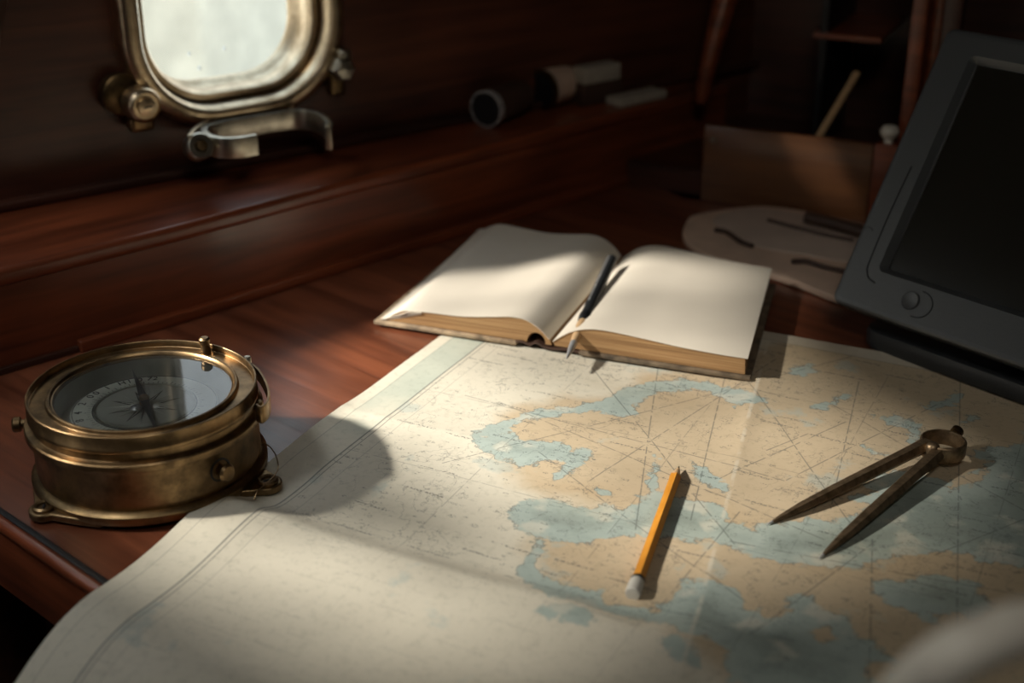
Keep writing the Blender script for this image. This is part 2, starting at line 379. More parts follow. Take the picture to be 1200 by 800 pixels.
obj('floor', prism([(-3.2, -1.3), (1.6, -1.3), (1.6, 2.75), (-3.2, -.83)], FLR-.05, FLR), 'darkfloor', kind='structure', label='dark cabin sole far below the chart table', smooth=False)
# wall behind the locker
_x = .30*1.0
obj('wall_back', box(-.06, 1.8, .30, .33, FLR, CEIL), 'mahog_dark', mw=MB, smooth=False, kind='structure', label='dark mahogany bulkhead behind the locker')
st = bloc(1043, 0, .03)
obj('trim_6', prism([(.2135, .02), (.2295, .02), (.2295, .32), (.2135, .32)], -.05, CEIL-.002, .003), 'redwood', mw=MB, kind='structure', label='narrow red-brown upright edge left of the monitor')
PX = bloc(1108, 10, .06).x
obj('trim_7', box(.2300, PX, .05, .07, -.05, CEIL-.002, .002), 'mahog', mw=MB, kind='structure', label='red-brown bulkhead panel behind the monitor')
obj('trim_8', box(PX, PX+.02, .045, .07, .0, CEIL-.002, .003), 'mahog_dark', mw=MB, kind='structure', label='dark raised stile on the panel behind the monitor')
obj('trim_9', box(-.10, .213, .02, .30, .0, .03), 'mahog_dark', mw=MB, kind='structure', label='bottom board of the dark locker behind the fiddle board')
q = bloc(975, 38, .16)
lk = empty('locker_shelf', frame(loc(MB, (q.x, .16, q.z)), BAZ), label='dim little shelf inside the locker above the leaning stick', cat='shelf')
obj('board', box(-.02, .06, -.01, .14, -.006, 0, .001), 'mahog', lk)
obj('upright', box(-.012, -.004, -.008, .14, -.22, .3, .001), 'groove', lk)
# curved hanging knee in the corner
kn = [bloc(862, -60, .1), bloc(850, 0, .1), bloc(838, 45, .1), bloc(826, 95, .1), bloc(822, 120, .1)]
kb = tube(catmull(kn, 6), lambda t: .017-.010*t, 16)
tag(obj('hanging_knee', kb, 'mahog', mw=MB), 'curved varnished brown bracket in the dark corner above the shelf end', 'bracket')
# stick leaning in the locker
a = loc(MB, bloc(962, 156, .05)); b_ = loc(MB, bloc(1004, 86, .12)); a = a+(a-b_)*.35
obj('stick', tube([a.lerp(b_, t/6) for t in range(7)], .0042, 12), 'cedar', label='pale wooden stick leaning in the dark locker left of the monitor', cat='stick')

# ------------------------------------------------------------------ cabin shell out of the picture
obj('wall_right', box(1.55, 1.6, -2.2, 3.2, FLR, CEIL), 'mahog_dark', smooth=False, kind='structure', label='dark cabin side to the right')
obj('wall_front', box(-3.5, 1.55, -1.35, -1.3, FLR, CEIL), 'mahog_dark', smooth=False, kind='structure', label='dark bulkhead behind the viewer')
obj('ceiling', holed_wall([(-3.2, -2.3), (1.7, -2.3), (1.7, 2.87), (1.3, 2.56), (-3.2, -.82)], [], -CEIL-.04, -CEIL), 'ceilpaint',
    mw=Matrix.Rotation(R(-90), 4, 'X'), smooth=False, kind='structure', label='cream cabin ceiling')

# ------------------------------------------------------------------ chart table
E0, E1 = P(0, 600, 0), P(125, 685, 0); Ed = (E1-E0).normalized(); TAZ = math.atan2(Ed.y, Ed.x); MT = frame(E0, TAZ); MTi = MT.inverted()
ct = empty('chart_table', MT, label='red mahogany chart table built against the hull side', cat='table')
wp = [fr[0], fr[1], fr[2], fr[3], fr[4], fr[5], fr[6]]
tp = [loc(MTi, p-Hn*.05) for p in wp]
e_far = loc(MTi, P(820, 235, 0)+Bn*.02); 
outl = [(-.36, 0.0)] + [(1.35, 0.0), (1.35, .95)] + [(loc(MTi, loc(MB, (.95, .0, 0))).x, loc(MTi, loc(MB, (.95, .0, 0))).y), (loc(MTi, loc(MB, (-.02, .0, 0))).x, loc(MTi, loc(MB, (-.02, .0, 0))).y)] + [(p.x, p.y) for p in (loc(MTi, fr[5]-Hn*.02), loc(MTi, fr[0]-Hn*.06))]
a_, b_ = outl[-2], outl[-1]; xc = b_[0]+(a_[0]-b_[0])*(-b_[1])/(a_[1]-b_[1]); outl[0] = (xc, 0.0); outl.pop()
obj('table_top', prism(outl, -.022, 0), 'table', ct, smooth=False)
x0 = outl[0][0]
obj('front_bead', tube([Vector((x0+(1.35-x0)*i/40, -.004, -.0045)) for i in range(41)], .0052, 12), 'mahog', ct, label='polished rounded bead along the table edge')
obj('edge_strip', box(x0, 1.35, -.0015, .0035, -.02, .0008, .0006), 'groove', ct)
obj('apron', box(x0, 1.35, -.006, .014, -.062, -.009, .002), 'mahog', ct)
for lx in (.0+x0+.1, 1.25):
    obj('leg', box(lx, lx+.05, .03, .08, FLR, -.022, .003), 'mahog_dark', ct)

# ------------------------------------------------------------------ the chart
CO = Vector((-.005, 1.255, 0)); CX = Vector((.897, -.4415, 0)).normalized(); CY = Vector((CX.y, -CX.x, 0))
CW, CH = 1.02, .90
def cuv(x, y):
    p = P(x, y, 0)-CO; return (p.dot(CX), p.dot(CY))
nu, nv = 409, 361
U, V = np.meshgrid(np.linspace(0, CW, nu), np.linspace(0, CH, nv), indexing='ij')
X = CO.x+CX.x*U+CY.x*V; Y = CO.y+CX.y*U+CY.y*V
# sheet relief
def g(t, s): return np.exp(-(t/s)**2)
def relief(U, V):
    Z = np.full_like(U, .0012)
    # long ripple at v=.475, strongest at the left, dying out to the right
    fade = 1/(1+np.exp((U-.33)/.05))*(1-.3*g(U-.1, .06)) + .25/(1+np.exp((U-.7)/.08))
    vv = V-.468-.012*np.sin(U*9)
    Z += .0072*fade*np.where(vv > 0, g(vv, .055), g(vv, .016))
    Z += .0035*fade*g(V-.60-.03*np.sin(U*7+1), .045)
    # folds
    fo = np.abs(U-.29-.19*(V-.119)); Z += .0022*np.exp(-fo/.012)*(1-np.exp(-V/.05))
    fo2 = np.abs(U-.60-.02*V); Z += .002*np.exp(-fo2/.012)
    fv_ = np.abs(V-.30); Z += .0008*np.exp(-fv_/.01)
    # broad gentle waves
    Z += .0011*(1+np.sin(U*17+V*9)*np.sin(V*13-U*5+.5))
    # lifting far edge on the right
    Z += .006*np.exp(-V/.012)*(1/(1+np.exp(-(U-.40)/.03)))
    Z += .003*np.exp(-U/.01)*g(V-.33, .05)
    return Z
Zr = relief(U, V)
# flatten under the things that lie on it
def flat_at(px, r):
    global Zr
    u0, v0 = cuv(*px); m = np.exp(-(((U-u0)**2+(V-v0)**2)/r**2)**2); Zr = Zr*(1-m)+.0012*m
for px, r in (((768, 625), .05), ((785, 575), .05), ((750, 690), .04), ((1000, 590), .10), ((1100, 530), .06), ((760, 420), .09), ((560, 390), .09), ((660, 330), .14), ((325, 570), .03)): flat_at(px, r)
# droop past the table's front edge
Dd = (X-E0.x)*(-Ed.y)+(Y-E0.y)*Ed.x      # >0 on the table
out_ = np.maximum(0, -(Dd+.008))
Zr -= 1.9*out_**1.7
Zr = np.where(Dd < .02, np.maximum(Zr, 0.0015*(Dd > -.012)-(Dd <= -.012)*9), Zr)
def P2(x, y): return cuv(x, y)
# seas traced off the photograph's chart
def z1(pts): return [P2(500+x/3, 400+y/3) for x, y in pts]
def z2(pts): return [P2(800+x/3, 400+y/3) for x, y in pts]
def z3(pts): return [P2(560+x/3, 560+y/3) for x, y in pts]
def z5(pts): return [P2(700+x/2.352, 460+y/2.352) for x, y in pts]
def z4(pts): return [P2(880+x/3.75, 640+y/3.75) for x, y in pts]
seas = [
 z1([(318, 262), (420, 245), (520, 232), (600, 215), (660, 190), (730, 158), (800, 148), (900, 135), (1000, 150), (1100, 185), (1200, 208), (1195, 225), (1110, 235), (1085, 245), (1050, 205), (960, 175), (870, 178), (790, 195), (745, 215), (742, 262), (690, 275), (600, 250), (540, 252), (460, 270), (380, 282), (335, 285), (300, 320), (250, 345), (165, 350), (175, 325), (260, 295), (315, 285)]),
 z1([(165, 340), (240, 345), (310, 330), (330, 355), (400, 362), (480, 365), (512, 388), (560, 385), (585, 405), (560, 432), (510, 465), (455, 490), (442, 472), (500, 430), (440, 425), (400, 440), (330, 452), (270, 425), (200, 398), (165, 362)]),
 z1([(585, 515), (640, 528), (652, 545), (615, 552), (595, 540)]),
 z1([(295, 610), (330, 570), (400, 560), (480, 570), (560, 590), (640, 580), (690, 600), (740, 578), (772, 530), (790, 440), (803, 408), (815, 460), (812, 520), (860, 545), (960, 570), (1035, 590), (1058, 640), (1110, 655), (1200, 700), (1200, 760), (1040, 725), (1000, 700), (900, 705), (840, 690), (740, 690), (660, 690), (590, 705), (520, 720), (440, 700), (340, 680), (300, 640)]),
 z2([(130, 640), (165, 640), (240, 700), (265, 650), (330, 640), (400, 640), (440, 625), (520, 640), (600, 615), (640, 615), (650, 570), (590, 560), (620, 520), (700, 470), (800, 460), (930, 500), (975, 480), (1050, 450), (1085, 430), (1000, 405), (1060, 380), (1200, 370), (1500, 400), (1500, 830), (1200, 800), (1030, 775), (1010, 760), (900, 750), (800, 745), (740, 765), (640, 790), (600, 810), (520, 800), (420, 790), (330, 790), (260, 770), (180, 740), (120, 710)]),
 z3([(140, 330), (170, 300), (188, 245), (225, 228), (232, 270), (200, 315), (260, 372), (330, 400), (432, 405), (442, 462), (540, 450), (640, 480), (680, 420), (720, 372), (830, 378), (900, 400), (940, 470), (1000, 480), (990, 520), (1050, 530), (1200, 560), (1200, 720), (1100, 680), (980, 680), (900, 640), (800, 600), (700, 575), (640, 545), (560, 520), (440, 500), (400, 480), (300, 470), (230, 440), (170, 390)]),
 z3([(205, 512), (260, 482), (330, 475), (412, 510), (410, 540), (370, 555), (300, 542), (250, 530)]),
 z3([(632, 590), (700, 598), (780, 640), (772, 690), (740, 703), (660, 650)]),
 z4([(-60, 300), (0, 290), (30, 350), (100, 330), (170, 300), (145, 240), (200, 225), (270, 240), (300, 300), (420, 340), (460, 400), (520, 430), (600, 490), (640, 560), (600, 640), (400, 700), (-100, 640), (-120, 400)]),
 z4([(530, 170), (600, 160), (680, 165), (740, 130), (850, 130), (890, 150), (1000, 170), (1020, 230), (1050, 270), (1030, 310), (950, 320), (880, 300), (800, 310), (820, 350), (760, 345), (690, 300), (600, 250), (540, 220)]),
 z2([(450, 245), (510, 215), (600, 190), (625, 183), (560, 215), (522, 242), (490, 250)]),
 z2([(848, 228), (920, 210), (965, 180), (990, 190), (965, 215), (920, 242), (880, 255)]),
 z2([(655, 265), (760, 275), (835, 292), (835, 345), (795, 360), (800, 310), (720, 297)]),
 z2([(960, 290), (1030, 262), (1042, 280), (1000, 298)]),
 z2([(635, 378), (720, 398), (720, 410), (660, 400)]),
 z2([(38, 430), (62, 440), (110, 480), (168, 522), (150, 540), (100, 517), (42, 482)]),
 z2([(115, 170), (200, 178), (270, 212), (290, 222), (200, 232), (160, 212)]),
 z2([(380, 100), (450, 90), (480, 110), (430, 130), (385, 125)]),
 z2([(1080, 130), (1200, 120), (1300, 150), (1180, 170)]),
 [(.75, -.02), (.82, .10), (.78, .22), (.88, .30), (1.1, .28), (1.1, -.02)], [(.80, .45), (.9, .5), (1.1, .46), (1.1, .8), (.9, .7), (.78, .56)],
 [(.45, .60), (.55, .58), (.62, .66), (.75, .66), (.8, .8), (.6, .92), (.48, .8)],
]
lands = [z4([(285, 385), (330, 370), (370, 385), (385, 430), (330, 450), (290, 425)]), z4([(510, 520), (600, 530), (620, 580), (590, 640), (520, 620)]), z2([(920, 500), (985, 480), (1060, 450), (1075, 480), (990, 520), (940, 525)]),
 z2([(630, 515), (680, 520), (640, 540), (590, 545)])]
tanp = [P2(x, y) for x, y in [(660, 462), (720, 470), (757, 440), (850, 425), (950, 400), (1300, 400), (1500, 900), (930, 900), (850, 800), (780, 745), (650, 690), (625, 640), (640, 615), (700, 590), (640, 585), (600, 560), (575, 520), (590, 490)]]
tanp2 = [P2(x, y) for x, y in [(600, 500), (660, 465), (760, 480), (760, 600), (690, 597), (640, 570), (590, 545)]]
def sdf(poly):
    poly = np.array(poly); n = len(poly); d = np.full(U.shape, 1e9); ins = np.zeros(U.shape, bool)
    for i in range(n):
        a = poly[i]; b = poly[(i+1) % n]; e = b-a; wx = U-a[0]; wy = V-a[1]
        t = np.clip((wx*e[0]+wy*e[1])/(e@e+1e-12), 0, 1); d = np.minimum(d, (wx-t*e[0])**2+(wy-t*e[1])**2)
        c = (a[1] <= V) != (b[1] <= V)
        with np.errstate(divide='ignore', invalid='ignore'):
            xi = a[0]+(V-a[1])*e[0]/(e[1] if abs(e[1]) > 1e-12 else 1e-12)
        ins ^= c & (U < xi)
    d = np.sqrt(d); return np.where(ins, d, -d)
sea = np.full(U.shape, -.05)
for s in seas: sea = np.maximum(sea, sdf(s))
for s in lands: sea = np.minimum(sea, -sdf(s))
sea = np.clip(sea, -.05, .05)
tan = np.clip(np.maximum(sdf(tanp), sdf(tanp2)), -.08, .08)
me = bpy.data.meshes.new('nautical_chart')
vs = np.stack([X, Y, Zr], -1).reshape(-1, 3)
idx = np.arange(nu*nv).reshape(nu, nv)
fs = np.stack([idx[:-1, :-1], idx[:-1, 1:], idx[1:, 1:], idx[1:, :-1]], -1).reshape(-1, 4)
me.vertices.add(len(vs)); me.vertices.foreach_set('co', vs.ravel().astype(np.float32))
me.loops.add(fs.size); me.loops.foreach_set('vertex_index', fs.ravel().astype(np.int32))
me.polygons.add(len(fs)); me.polygons.foreach_set('loop_start', np.arange(0, fs.size, 4, dtype=np.int32))
me.update(calc_edges=True); me.validate()
at = me.attributes.new('print', 'FLOAT_VECTOR', 'POINT'); at.data.foreach_set('vector', np.stack([sea*10, tan*10, np.zeros_like(sea)], -1).ravel().astype(np.float32))
at = me.attributes.new('sheet', 'FLOAT_VECTOR', 'POINT'); at.data.foreach_set('vector', np.stack([U, V, np.zeros_like(U)], -1).ravel().astype(np.float32))
me.shade_smooth()
if me.polygons[0].normal.z < 0: me.flip_normals()
chart = bpy.data.objects.new('nautical_chart', me); col.objects.link(chart)
tag(chart, 'large aged paper nautical chart with blue seas and tan land spread over the table', 'chart')

def chart_mat():
    m, nt, b = newmat('chart_print'); L = nt.links.new
    A = N(nt, 'ShaderNodeAttribute', attribute_name='print'); S = N(nt, 'ShaderNodeAttribute', attribute_name='sheet')
    sp = N(nt, 'ShaderNodeSeparateXYZ'); L(A.outputs['Vector'], sp.inputs[0]); ss = N(nt, 'ShaderNodeSeparateXYZ'); L(S.outputs['Vector'], ss.inputs[0])
    def mth(op, a, b_=None, c=None, clamp=False):
        n = N(nt, 'ShaderNodeMath', operation=op); n.use_clamp = clamp
        for i, v in enumerate((a, b_, c)):
            if v is None: continue
            if isinstance(v, (int, float)): n.inputs[i].default_value = v
            else: L(v, n.inputs[i])
        return n.outputs[0]
    def noise_(scale, detail=4, vec=None, rough=.5, dist=0, off=None):
        n = N(nt, 'ShaderNodeTexNoise'); n.inputs['Scale'].default_value = scale; n.inputs['Detail'].default_value = detail; n.inputs['Roughness'].default_value = rough; n.inputs['Distortion'].default_value = dist
        v = vec or S.outputs['Vector']
        if off:
            mp = N(nt, 'ShaderNodeMapping'); mp.inputs['Location'].default_value = off; L(v, mp.inputs[0]); v = mp.outputs[0]
        L(v, n.inputs[0]); return n.outputs[0]
    def step(v, a, b_): # smooth step a..b
        n = N(nt, 'ShaderNodeMapRange', interpolation_type='SMOOTHSTEP'); n.inputs[1].default_value = a; n.inputs[2].default_value = b_
        if a > b_: n.inputs[1].default_value, n.inputs[2].default_value, n.inputs[3].default_value, n.inputs[4].default_value = b_, a, 1, 0
        L(v, n.inputs[0]); return n.outputs[0]
    def mix(f, a, b_, mode='MIX'):
        n = N(nt, 'ShaderNodeMix', data_type='RGBA', blend_type=mode)
        if isinstance(f, (int, float)): n.inputs[0].default_value = f
        else: L(f, n.inputs[0])
        for i, v in ((6, a), (7, b_)):
            if isinstance(v, tuple): n.inputs[i].default_value = (*v, 1)
            else: L(v, n.inputs[i])
        return n.outputs[2]
    u, v = ss.outputs[0], ss.outputs[1]
    n_c = noise_(55, 6, rough=.62); n_b = noise_(9, 4); n_f = noise_(260, 3); n_m = noise_(22, 5, off=(3, 1, 0))
    sd = mth('ADD', sp.outputs[0], mth('MULTIPLY', mth('SUBTRACT', noise_(75, 7, rough=.66), .5), .32))       # x10 units
    # paper colours
    cream = mix(n_b, (.58, .535, .43), (.68, .635, .525))
    tan_ = mix(n_m, (.47, .37, .245), (.56, .455, .315))
    td = mth('ADD', sp.outputs[1], mth('MULTIPLY', mth('SUBTRACT', n_m, .5), .5))
    land = mix(step(td, -.15, .10), cream, tan_)
    blue_l = mix(n_b, (.335, .405, .375), (.42, .475, .43)); blue_d = mix(n_m, (.225, .275, .25), (.31, .355, .32))
    blue = mix(step(sd, .02, .30), blue_l, blue_d)
    blue = mix(step(noise_(30, 4, off=(9, 4, 0)), .54, .66), blue, mix(.5, blue_l, cream))
    colr = mix(step(sd, -.018, .018), land, blue)
    # pale tints scattered in the cream part: faint shoals
    sh = mth('MULTIPLY', step(noise_(14, 5, off=(5, 7, 0), rough=.6), .60, .66), .45)
    colr = mix(mth('MULTIPLY', sh, step(sd, .0, -.05)), colr, (.36, .44, .42))
    # ink: coastlines, depth contours
    def line(val, w_): # 1 near 0
        return step(mth('ABSOLUTE', val), w_, w_*.3)
    ink = mth('MULTIPLY', mth('MULTIPLY', line(sd, .010), step(noise_(85, 3, off=(6, 1, 0)), .38, .55)), .6)
    cont = mth('SUBTRACT', mth('FRACT', mth('MULTIPLY', noise_(18, 5, off=(2, 8, 0), rough=.55), 9)), .5)
    ink = mth('MAXIMUM', ink, mth('MULTIPLY', mth('MULTIPLY', line(cont, .035), step(noise_(12, 2, off=(7, 2, 0)), .48, .56)), .5))
    # wandering dark squiggles
    cont2 = mth('SUBTRACT', noise_(46, 4, off=(11, 3, 0), rough=.6, dist=.6), .5)
    ink = mth('MAXIMUM', ink, mth('MULTIPLY', mth('MULTIPLY', line(cont2, .006), step(noise_(25, 2, off=(1, 12, 0)), .50, .56)), .6))
    # rhumb lines and courses: straight pencil and ink lines
    brk = step(noise_(130, 2), .36, .48)
    rows = []
    Lp = [((855, 420), (812, 600)), ((930, 560), (1090, 480)), ((850, 560), (985, 500)), ((900, 530), (945, 512)), ((1005, 455), (975, 590)), ((1125, 440), (1120, 800)), ((840, 400), (1000, 620)),
          ((545, 540), (1000, 420)), ((560, 470), (900, 560)), ((770, 440), (745, 620)), ((600, 480), (980, 640)), ((700, 560), (900, 430)), ((870, 640), (1200, 700)), ((885, 745), (1020, 640)), ((1022, 640), (1018, 800)),
          ((640, 540), (860, 700)), ((860, 610), (700, 800)), ((980, 480), (1200, 600)), ((1100, 650), (1200, 610)), ((700, 440), (860, 640))]
    dist = None
    for a_, b2 in Lp:
        a_ = cuv(*a_); b2 = cuv(*b2); dx, dy = b2[0]-a_[0], b2[1]-a_[1]; l_ = math.hypot(dx, dy); nx, ny = -dy/l_, dx/l_; c_ = -(nx*a_[0]+ny*a_[1])
        d_ = mth('ABSOLUTE', mth('ADD', mth('MULTIPLY_ADD', u, nx, mth('MULTIPLY', v, ny)), c_))
        # only between the two ends (with some overrun)
        mx_, my_ = (a_[0]+b2[0])/2, (a_[1]+b2[1])/2
        al = mth('ABSOLUTE', mth('ADD', mth('MULTIPLY_ADD', u, dx/l_, mth('MULTIPLY', v, dy/l_)), -(mx_*dx+my_*dy)/l_))
        d_ = mth('ADD', d_, mth('MULTIPLY', mth('MAXIMUM', mth('SUBTRACT', al, l_*.55), 0), 5))
        dist = d_ if dist is None else mth('MINIMUM', dist, d_)
    ink = mth('MAXIMUM', ink, mth('MULTIPLY', mth('MULTIPLY', step(dist, .00075, .0002), brk), .62))
    # graticule
    for c_, sz_, o_ in ((u, .118, .03), (v, .118, .055)):
        fr_ = mth('MULTIPLY', mth('SUBTRACT', mth('FRACT', mth('MULTIPLY_ADD', c_, 1/sz_, o_/sz_)), .5), sz_)
        ink = mth('MAXIMUM', ink, mth('MULTIPLY', mth('MULTIPLY', line(fr_, .0006), step(noise_(70, 2, off=(4, 4, 0)), .40, .5)), .38))
    # soundings and place names: flat print too small to read
    for sc2, off, p_ in ((95, (0, 0, 0), .40), (150, (.31, .17, 0), .45), (210, (.11, .57, 0), .5)):
        mp = N(nt, 'ShaderNodeMapping'); mp.inputs['Scale'].default_value = (sc2*.55, sc2, 1); mp.inputs['Location'].default_value = off; mp.inputs['Rotation'].default_value = (0, 0, .05)
        L(S.outputs['Vector'], mp.inputs[0])
        vo = N(nt, 'ShaderNodeTexVoronoi'); vo.inputs['Scale'].default_value = 1; vo.inputs['Randomness'].default_value = .75; L(mp.outputs[0], vo.inputs['Vector'])
        sv = N(nt, 'ShaderNodeSeparateColor'); L(vo.outputs['Color'], sv.inputs[0])
        near = step(vo.outputs['Distance'], .24, .16); on = step(sv.outputs[0], p_, p_+.02)
        gl = step(noise_(900, 2, off=off), .52, .57)
        ink = mth('MAXIMUM', ink, mth('MULTIPLY', mth('MULTIPLY', near, on), mth('MULTIPLY', gl, .72)))
    # words: short rows of glyphs
    mp = N(nt, 'ShaderNodeMapping'); mp.inputs['Scale'].default_value = (16, 60, 1); mp.inputs['Rotation'].default_value = (0, 0, -.12); L(S.outputs['Vector'], mp.inputs[0])
    vo = N(nt, 'ShaderNodeTexVoronoi'); vo.inputs['Scale'].default_value = 1; L(mp.outputs[0], vo.inputs['Vector']); sv = N(nt, 'ShaderNodeSeparateColor'); L(vo.outputs['Color'], sv.inputs[0])
    dv = N(nt, 'ShaderNodeVectorMath', operation='SUBTRACT'); L(mp.outputs[0], dv.inputs[0]); L(vo.outputs['Position'], dv.inputs[1]); dsx = N(nt, 'ShaderNodeSeparateXYZ'); L(dv.outputs[0], dsx.inputs[0])
    wd = mth('MULTIPLY', step(mth('ABSOLUTE', dsx.outputs[1]), .075, .05), step(mth('ABSOLUTE', dsx.outputs[0]), .30, .26))
    gl = step(noise_(620, 1, off=(3, 3, 0)), .47, .54)
    ink = mth('MAXIMUM', ink, mth('MULTIPLY', mth('MULTIPLY', wd, step(sv.outputs[1], .68, .70)), mth('MULTIPLY', gl, .7)))
    # margins: bare border, pale green band, neat lines (left and top)
    mar = mth('MINIMUM', u, mth('ADD', v, .006))
    inn = step(mar, .0405, .0425)
    colm = mix(mth('MULTIPLY', step(mar, .011, .013), step(mth('ADD', v, mth('MULTIPLY', n_m, .25)), .50, .34)), (.66, .615, .50), mix(n_m, (.42, .46, .39), (.53, .54, .45)))
    topm = step(v, .019, .017)
    isl = step(u, .0425, .0405)
    colr = mix(isl, colr, colm)
    colr = mix(mth('MULTIPLY', topm, 1.0), colr, (.54, .48, .38))
    # the outer leaf at the lower left is blank but for a few words
    ink = mth('MULTIPLY', ink, mth('SUBTRACT', 1, mth('MULTIPLY', mth('MULTIPLY', step(v, .44, .50), step(u, .46, .36)), .72)))
    ink = mth('MULTIPLY', ink, mth('SUBTRACT', 1, mth('MAXIMUM', isl, topm)))
    nl = mth('MAXIMUM', line(mth('SUBTRACT', u, .0415), .0011), line(mth('SUBTRACT', u, .0455), .0006)); nl = mth('MAXIMUM', nl, mth('MULTIPLY', line(mth('SUBTRACT', u, .0125), .0006), .5)); nl = mth('MAXIMUM', nl, mth('MULTIPLY', line(mth('SUBTRACT', u, .058), .0005), .5))
    nl = mth('MAXIMUM', nl, mth('MULTIPLY', line(mth('SUBTRACT', v, .018), .0008), .7))
    ink = mth('MAXIMUM', ink, mth('MULTIPLY', nl, .7))
    colr = mix(ink, colr, (.075, .085, .085))
    # worn fold lines and stains
    wf = mth('ABSOLUTE', mth('SUBTRACT', mth('SUBTRACT', u, .29), mth('MULTIPLY', mth('SUBTRACT', v, .119), .19)))
    colr = mix(mth('MULTIPLY', mth('MULTIPLY', step(wf, .0022, .0006), step(noise_(40, 3), .40, .55)), .45), colr, (.66, .61, .50))
    colr = mix(mth('MULTIPLY', step(noise_(5, 4, off=(8, 8, 0)), .52, .75), .45), colr, mix(1.0, colr, (.80, .70, .56), 'MULTIPLY'))
    colr = mix(mth('MULTIPLY', step(noise_(140, 5, rough=.7, off=(2, 2, 0)), .50, .66), .30), colr, mix(1.0, colr, (.62, .64, .62), 'MULTIPLY'))
    colr = mix(mth('MULTIPLY', n_f, .22), colr, mix(1.0, colr, (.72, .72, .72), 'MULTIPLY'))
    L(colr, b.inputs['Base Color'])
    b.inputs['Roughness'].default_value = .52; b.inputs['Specular IOR Level'].default_value = .35
    bp = N(nt, 'ShaderNodeBump'); bp.inputs['Strength'].default_value = .30; bp.inputs['Distance'].default_value = .004
    L(mth('ADD', mth('MULTIPLY', n_m, .8), mth('MULTIPLY', n_f, .06)), bp.inputs['Height']); L(bp.outputs[0], b.inputs['Normal'])
    return m
me.materials.append(chart_mat())

# ------------------------------------------------------------------ porthole
wn = empty('window_1', MH, kind='structure', label='rounded rectangular bronze porthole with bright daylight in its glass')
def loft(rings_spec, seg=14):
    b = bmesh.new(); rings = []
    for inset, y in rings_spec:
        pts = rrect(PCX, PCZ, .120-inset, .130-inset, max(.02, .094-inset), seg); rings.append([b.verts.new((x, y, z)) for x, z in pts])
    n = len(rings[0])
    for A_, B_ in zip(rings, rings[1:]):
        for i in range(n): b.faces.new((A_[i], A_[(i+1) % n], B_[(i+1) % n], B_[i]))
    return b
obj('outer_ring', loft([(0, .002), (0, -.014), (.002, -.021), (.006, -.024), (.013, -.025), (.017, -.024), (.0195, -.020), (.021, -.010), (.0215, .030)]), 'bronze', wn)
obj('inner_rim', loft([(.0217, .028), (.0217, -.002), (.024, -.005), (.029, -.005), (.031, -.002), (.032, .010), (.030, .018), (.033, .026), (.036, .030), (.036, .038), (.0217, .038)]), 'bronze', wn, label='stepped inner rim holding the glass')
gb = bmesh.new(); gv = [gb.verts.new((x, .031, z)) for x, z in rrect(PCX, PCZ, .0875, .0975, .054, 14)]; gb.faces.new(gv)
gp = obj('glass_pane', gb, 'portglass', wn, smooth=False)
for px, rr in (((222, 63), .0022), ((263, 57), .0021), ((234, 80), .0024)):
    pt = loc(MH.inverted(), onplane(*px, HW0-Hn*.031, Hn)); o = obj('water_drop', lathe([(rr, 0), (rr*.9, rr*.3), (rr*.5, rr*.55), (0, rr*.6)], 16), 'drop', wn, align(pt+Vector((0, -.0003, 0)), (0, -1, 0)))
def Wp(x, y, off): return loc(MH.inverted(), onplane(x, y, HW0+Hn*off, Hn))
# hinge boss, lower left
p = Wp(166, 122, .03)
hb = obj('hinge_boss', lathe([(.017, 0), (.017, .016), (.0155, .020), (.013, .022), (.0125, .020), (.009, .020), (.0085, .024), (.004, .025), (0, .0255)], 40), 'bronze', wn, align((p.x, -.020, p.z), (0, -1, 0)))
obj('screw_slot', box(-.004, .004, -.0008, .0008, .0250, .0262), 'groove', hb)
obj('hinge_collar', lathe([(.020, 0), (.020, .012), (.017, .014), (0, .014)], 36), 'brass_dark', wn, align((p.x-.012, -.004, p.z+.008), (0, -1, 0)))
obj('hinge_lug', box(-.012, .012, -.008, .008, -.016, 0, .005, 3), 'brass', wn, Matrix.Translation((p.x+.002, -.016, p.z-.013)))
# clamping dog on the right
p = Wp(400, 80, .03)
dg = obj('clamp_nut', lathe([(.012, 0), (.013, .006), (.013, .018), (.010, .022), (0, .023)], 6), 'nickel', wn, align((p.x, -.018, p.z), (0, -1, 0)), smooth=False)
obj('clamp_wing', box(-.007, .007, -.030, -.006, -.010, .020, .005, 3), 'nickel', wn, Matrix.Translation((p.x+.004, -.006, p.z)), label='bright worn wing of the clamp')
obj('clamp_wing', box(-.009, .009, -.020, -.006, -.030, -.004, .005, 3), 'brass_dark', wn, Matrix.Translation((p.x-.002, -.006, p.z)))
# long hook-shaped hold-back under the ring
hz_ = .150
hook = [P(x, y, hz_) for x, y in [(300, 157), (282, 160), (262, 161), (246, 158), (239, 152), (243, 146), (262, 141), (290, 136), (320, 131), (345, 128), (366, 130), (380, 136), (386, 143), (384, 148)]]
hk = [loc(MH.inverted(), p) for p in catmull(hook, 5)]
obj('hold_back_hook', ribbon(hk, .0062, lambda t: .020 if t < .85 else .020+.004*(t-.85)/.15), 'nickel', wn, label='bent silvery strap hook under the porthole')
bp_ = [loc(MH.inverted(), P(x, y, hz_+.002)) for x, y in [(222, 158), (230, 148), (246, 140), (264, 135), (285, 131), (305, 127), (330, 123), (345, 124)]]
obj('hook_bracket', ribbon(catmull(bp_, 5), .004, .014), 'bronze', wn)
cp = loc(MH.inverted(), P(232, 172, .142))
obj('pivot_coil', lathe([(.0115, -.008), (.013, -.006), (.013, .006), (.0115, .008), (.0065, .008), (.006, .004)], 28), 'nickel', wn, Matrix.Translation(cp) @ Matrix.Rotation(R(70), 4, 'X'))
obj('pivot_pin', lathe([(.005, -.012), (.005, .012), (0, .013)], 20), 'brass', wn, Matrix.Translation(cp) @ Matrix.Rotation(R(70), 4, 'X'))
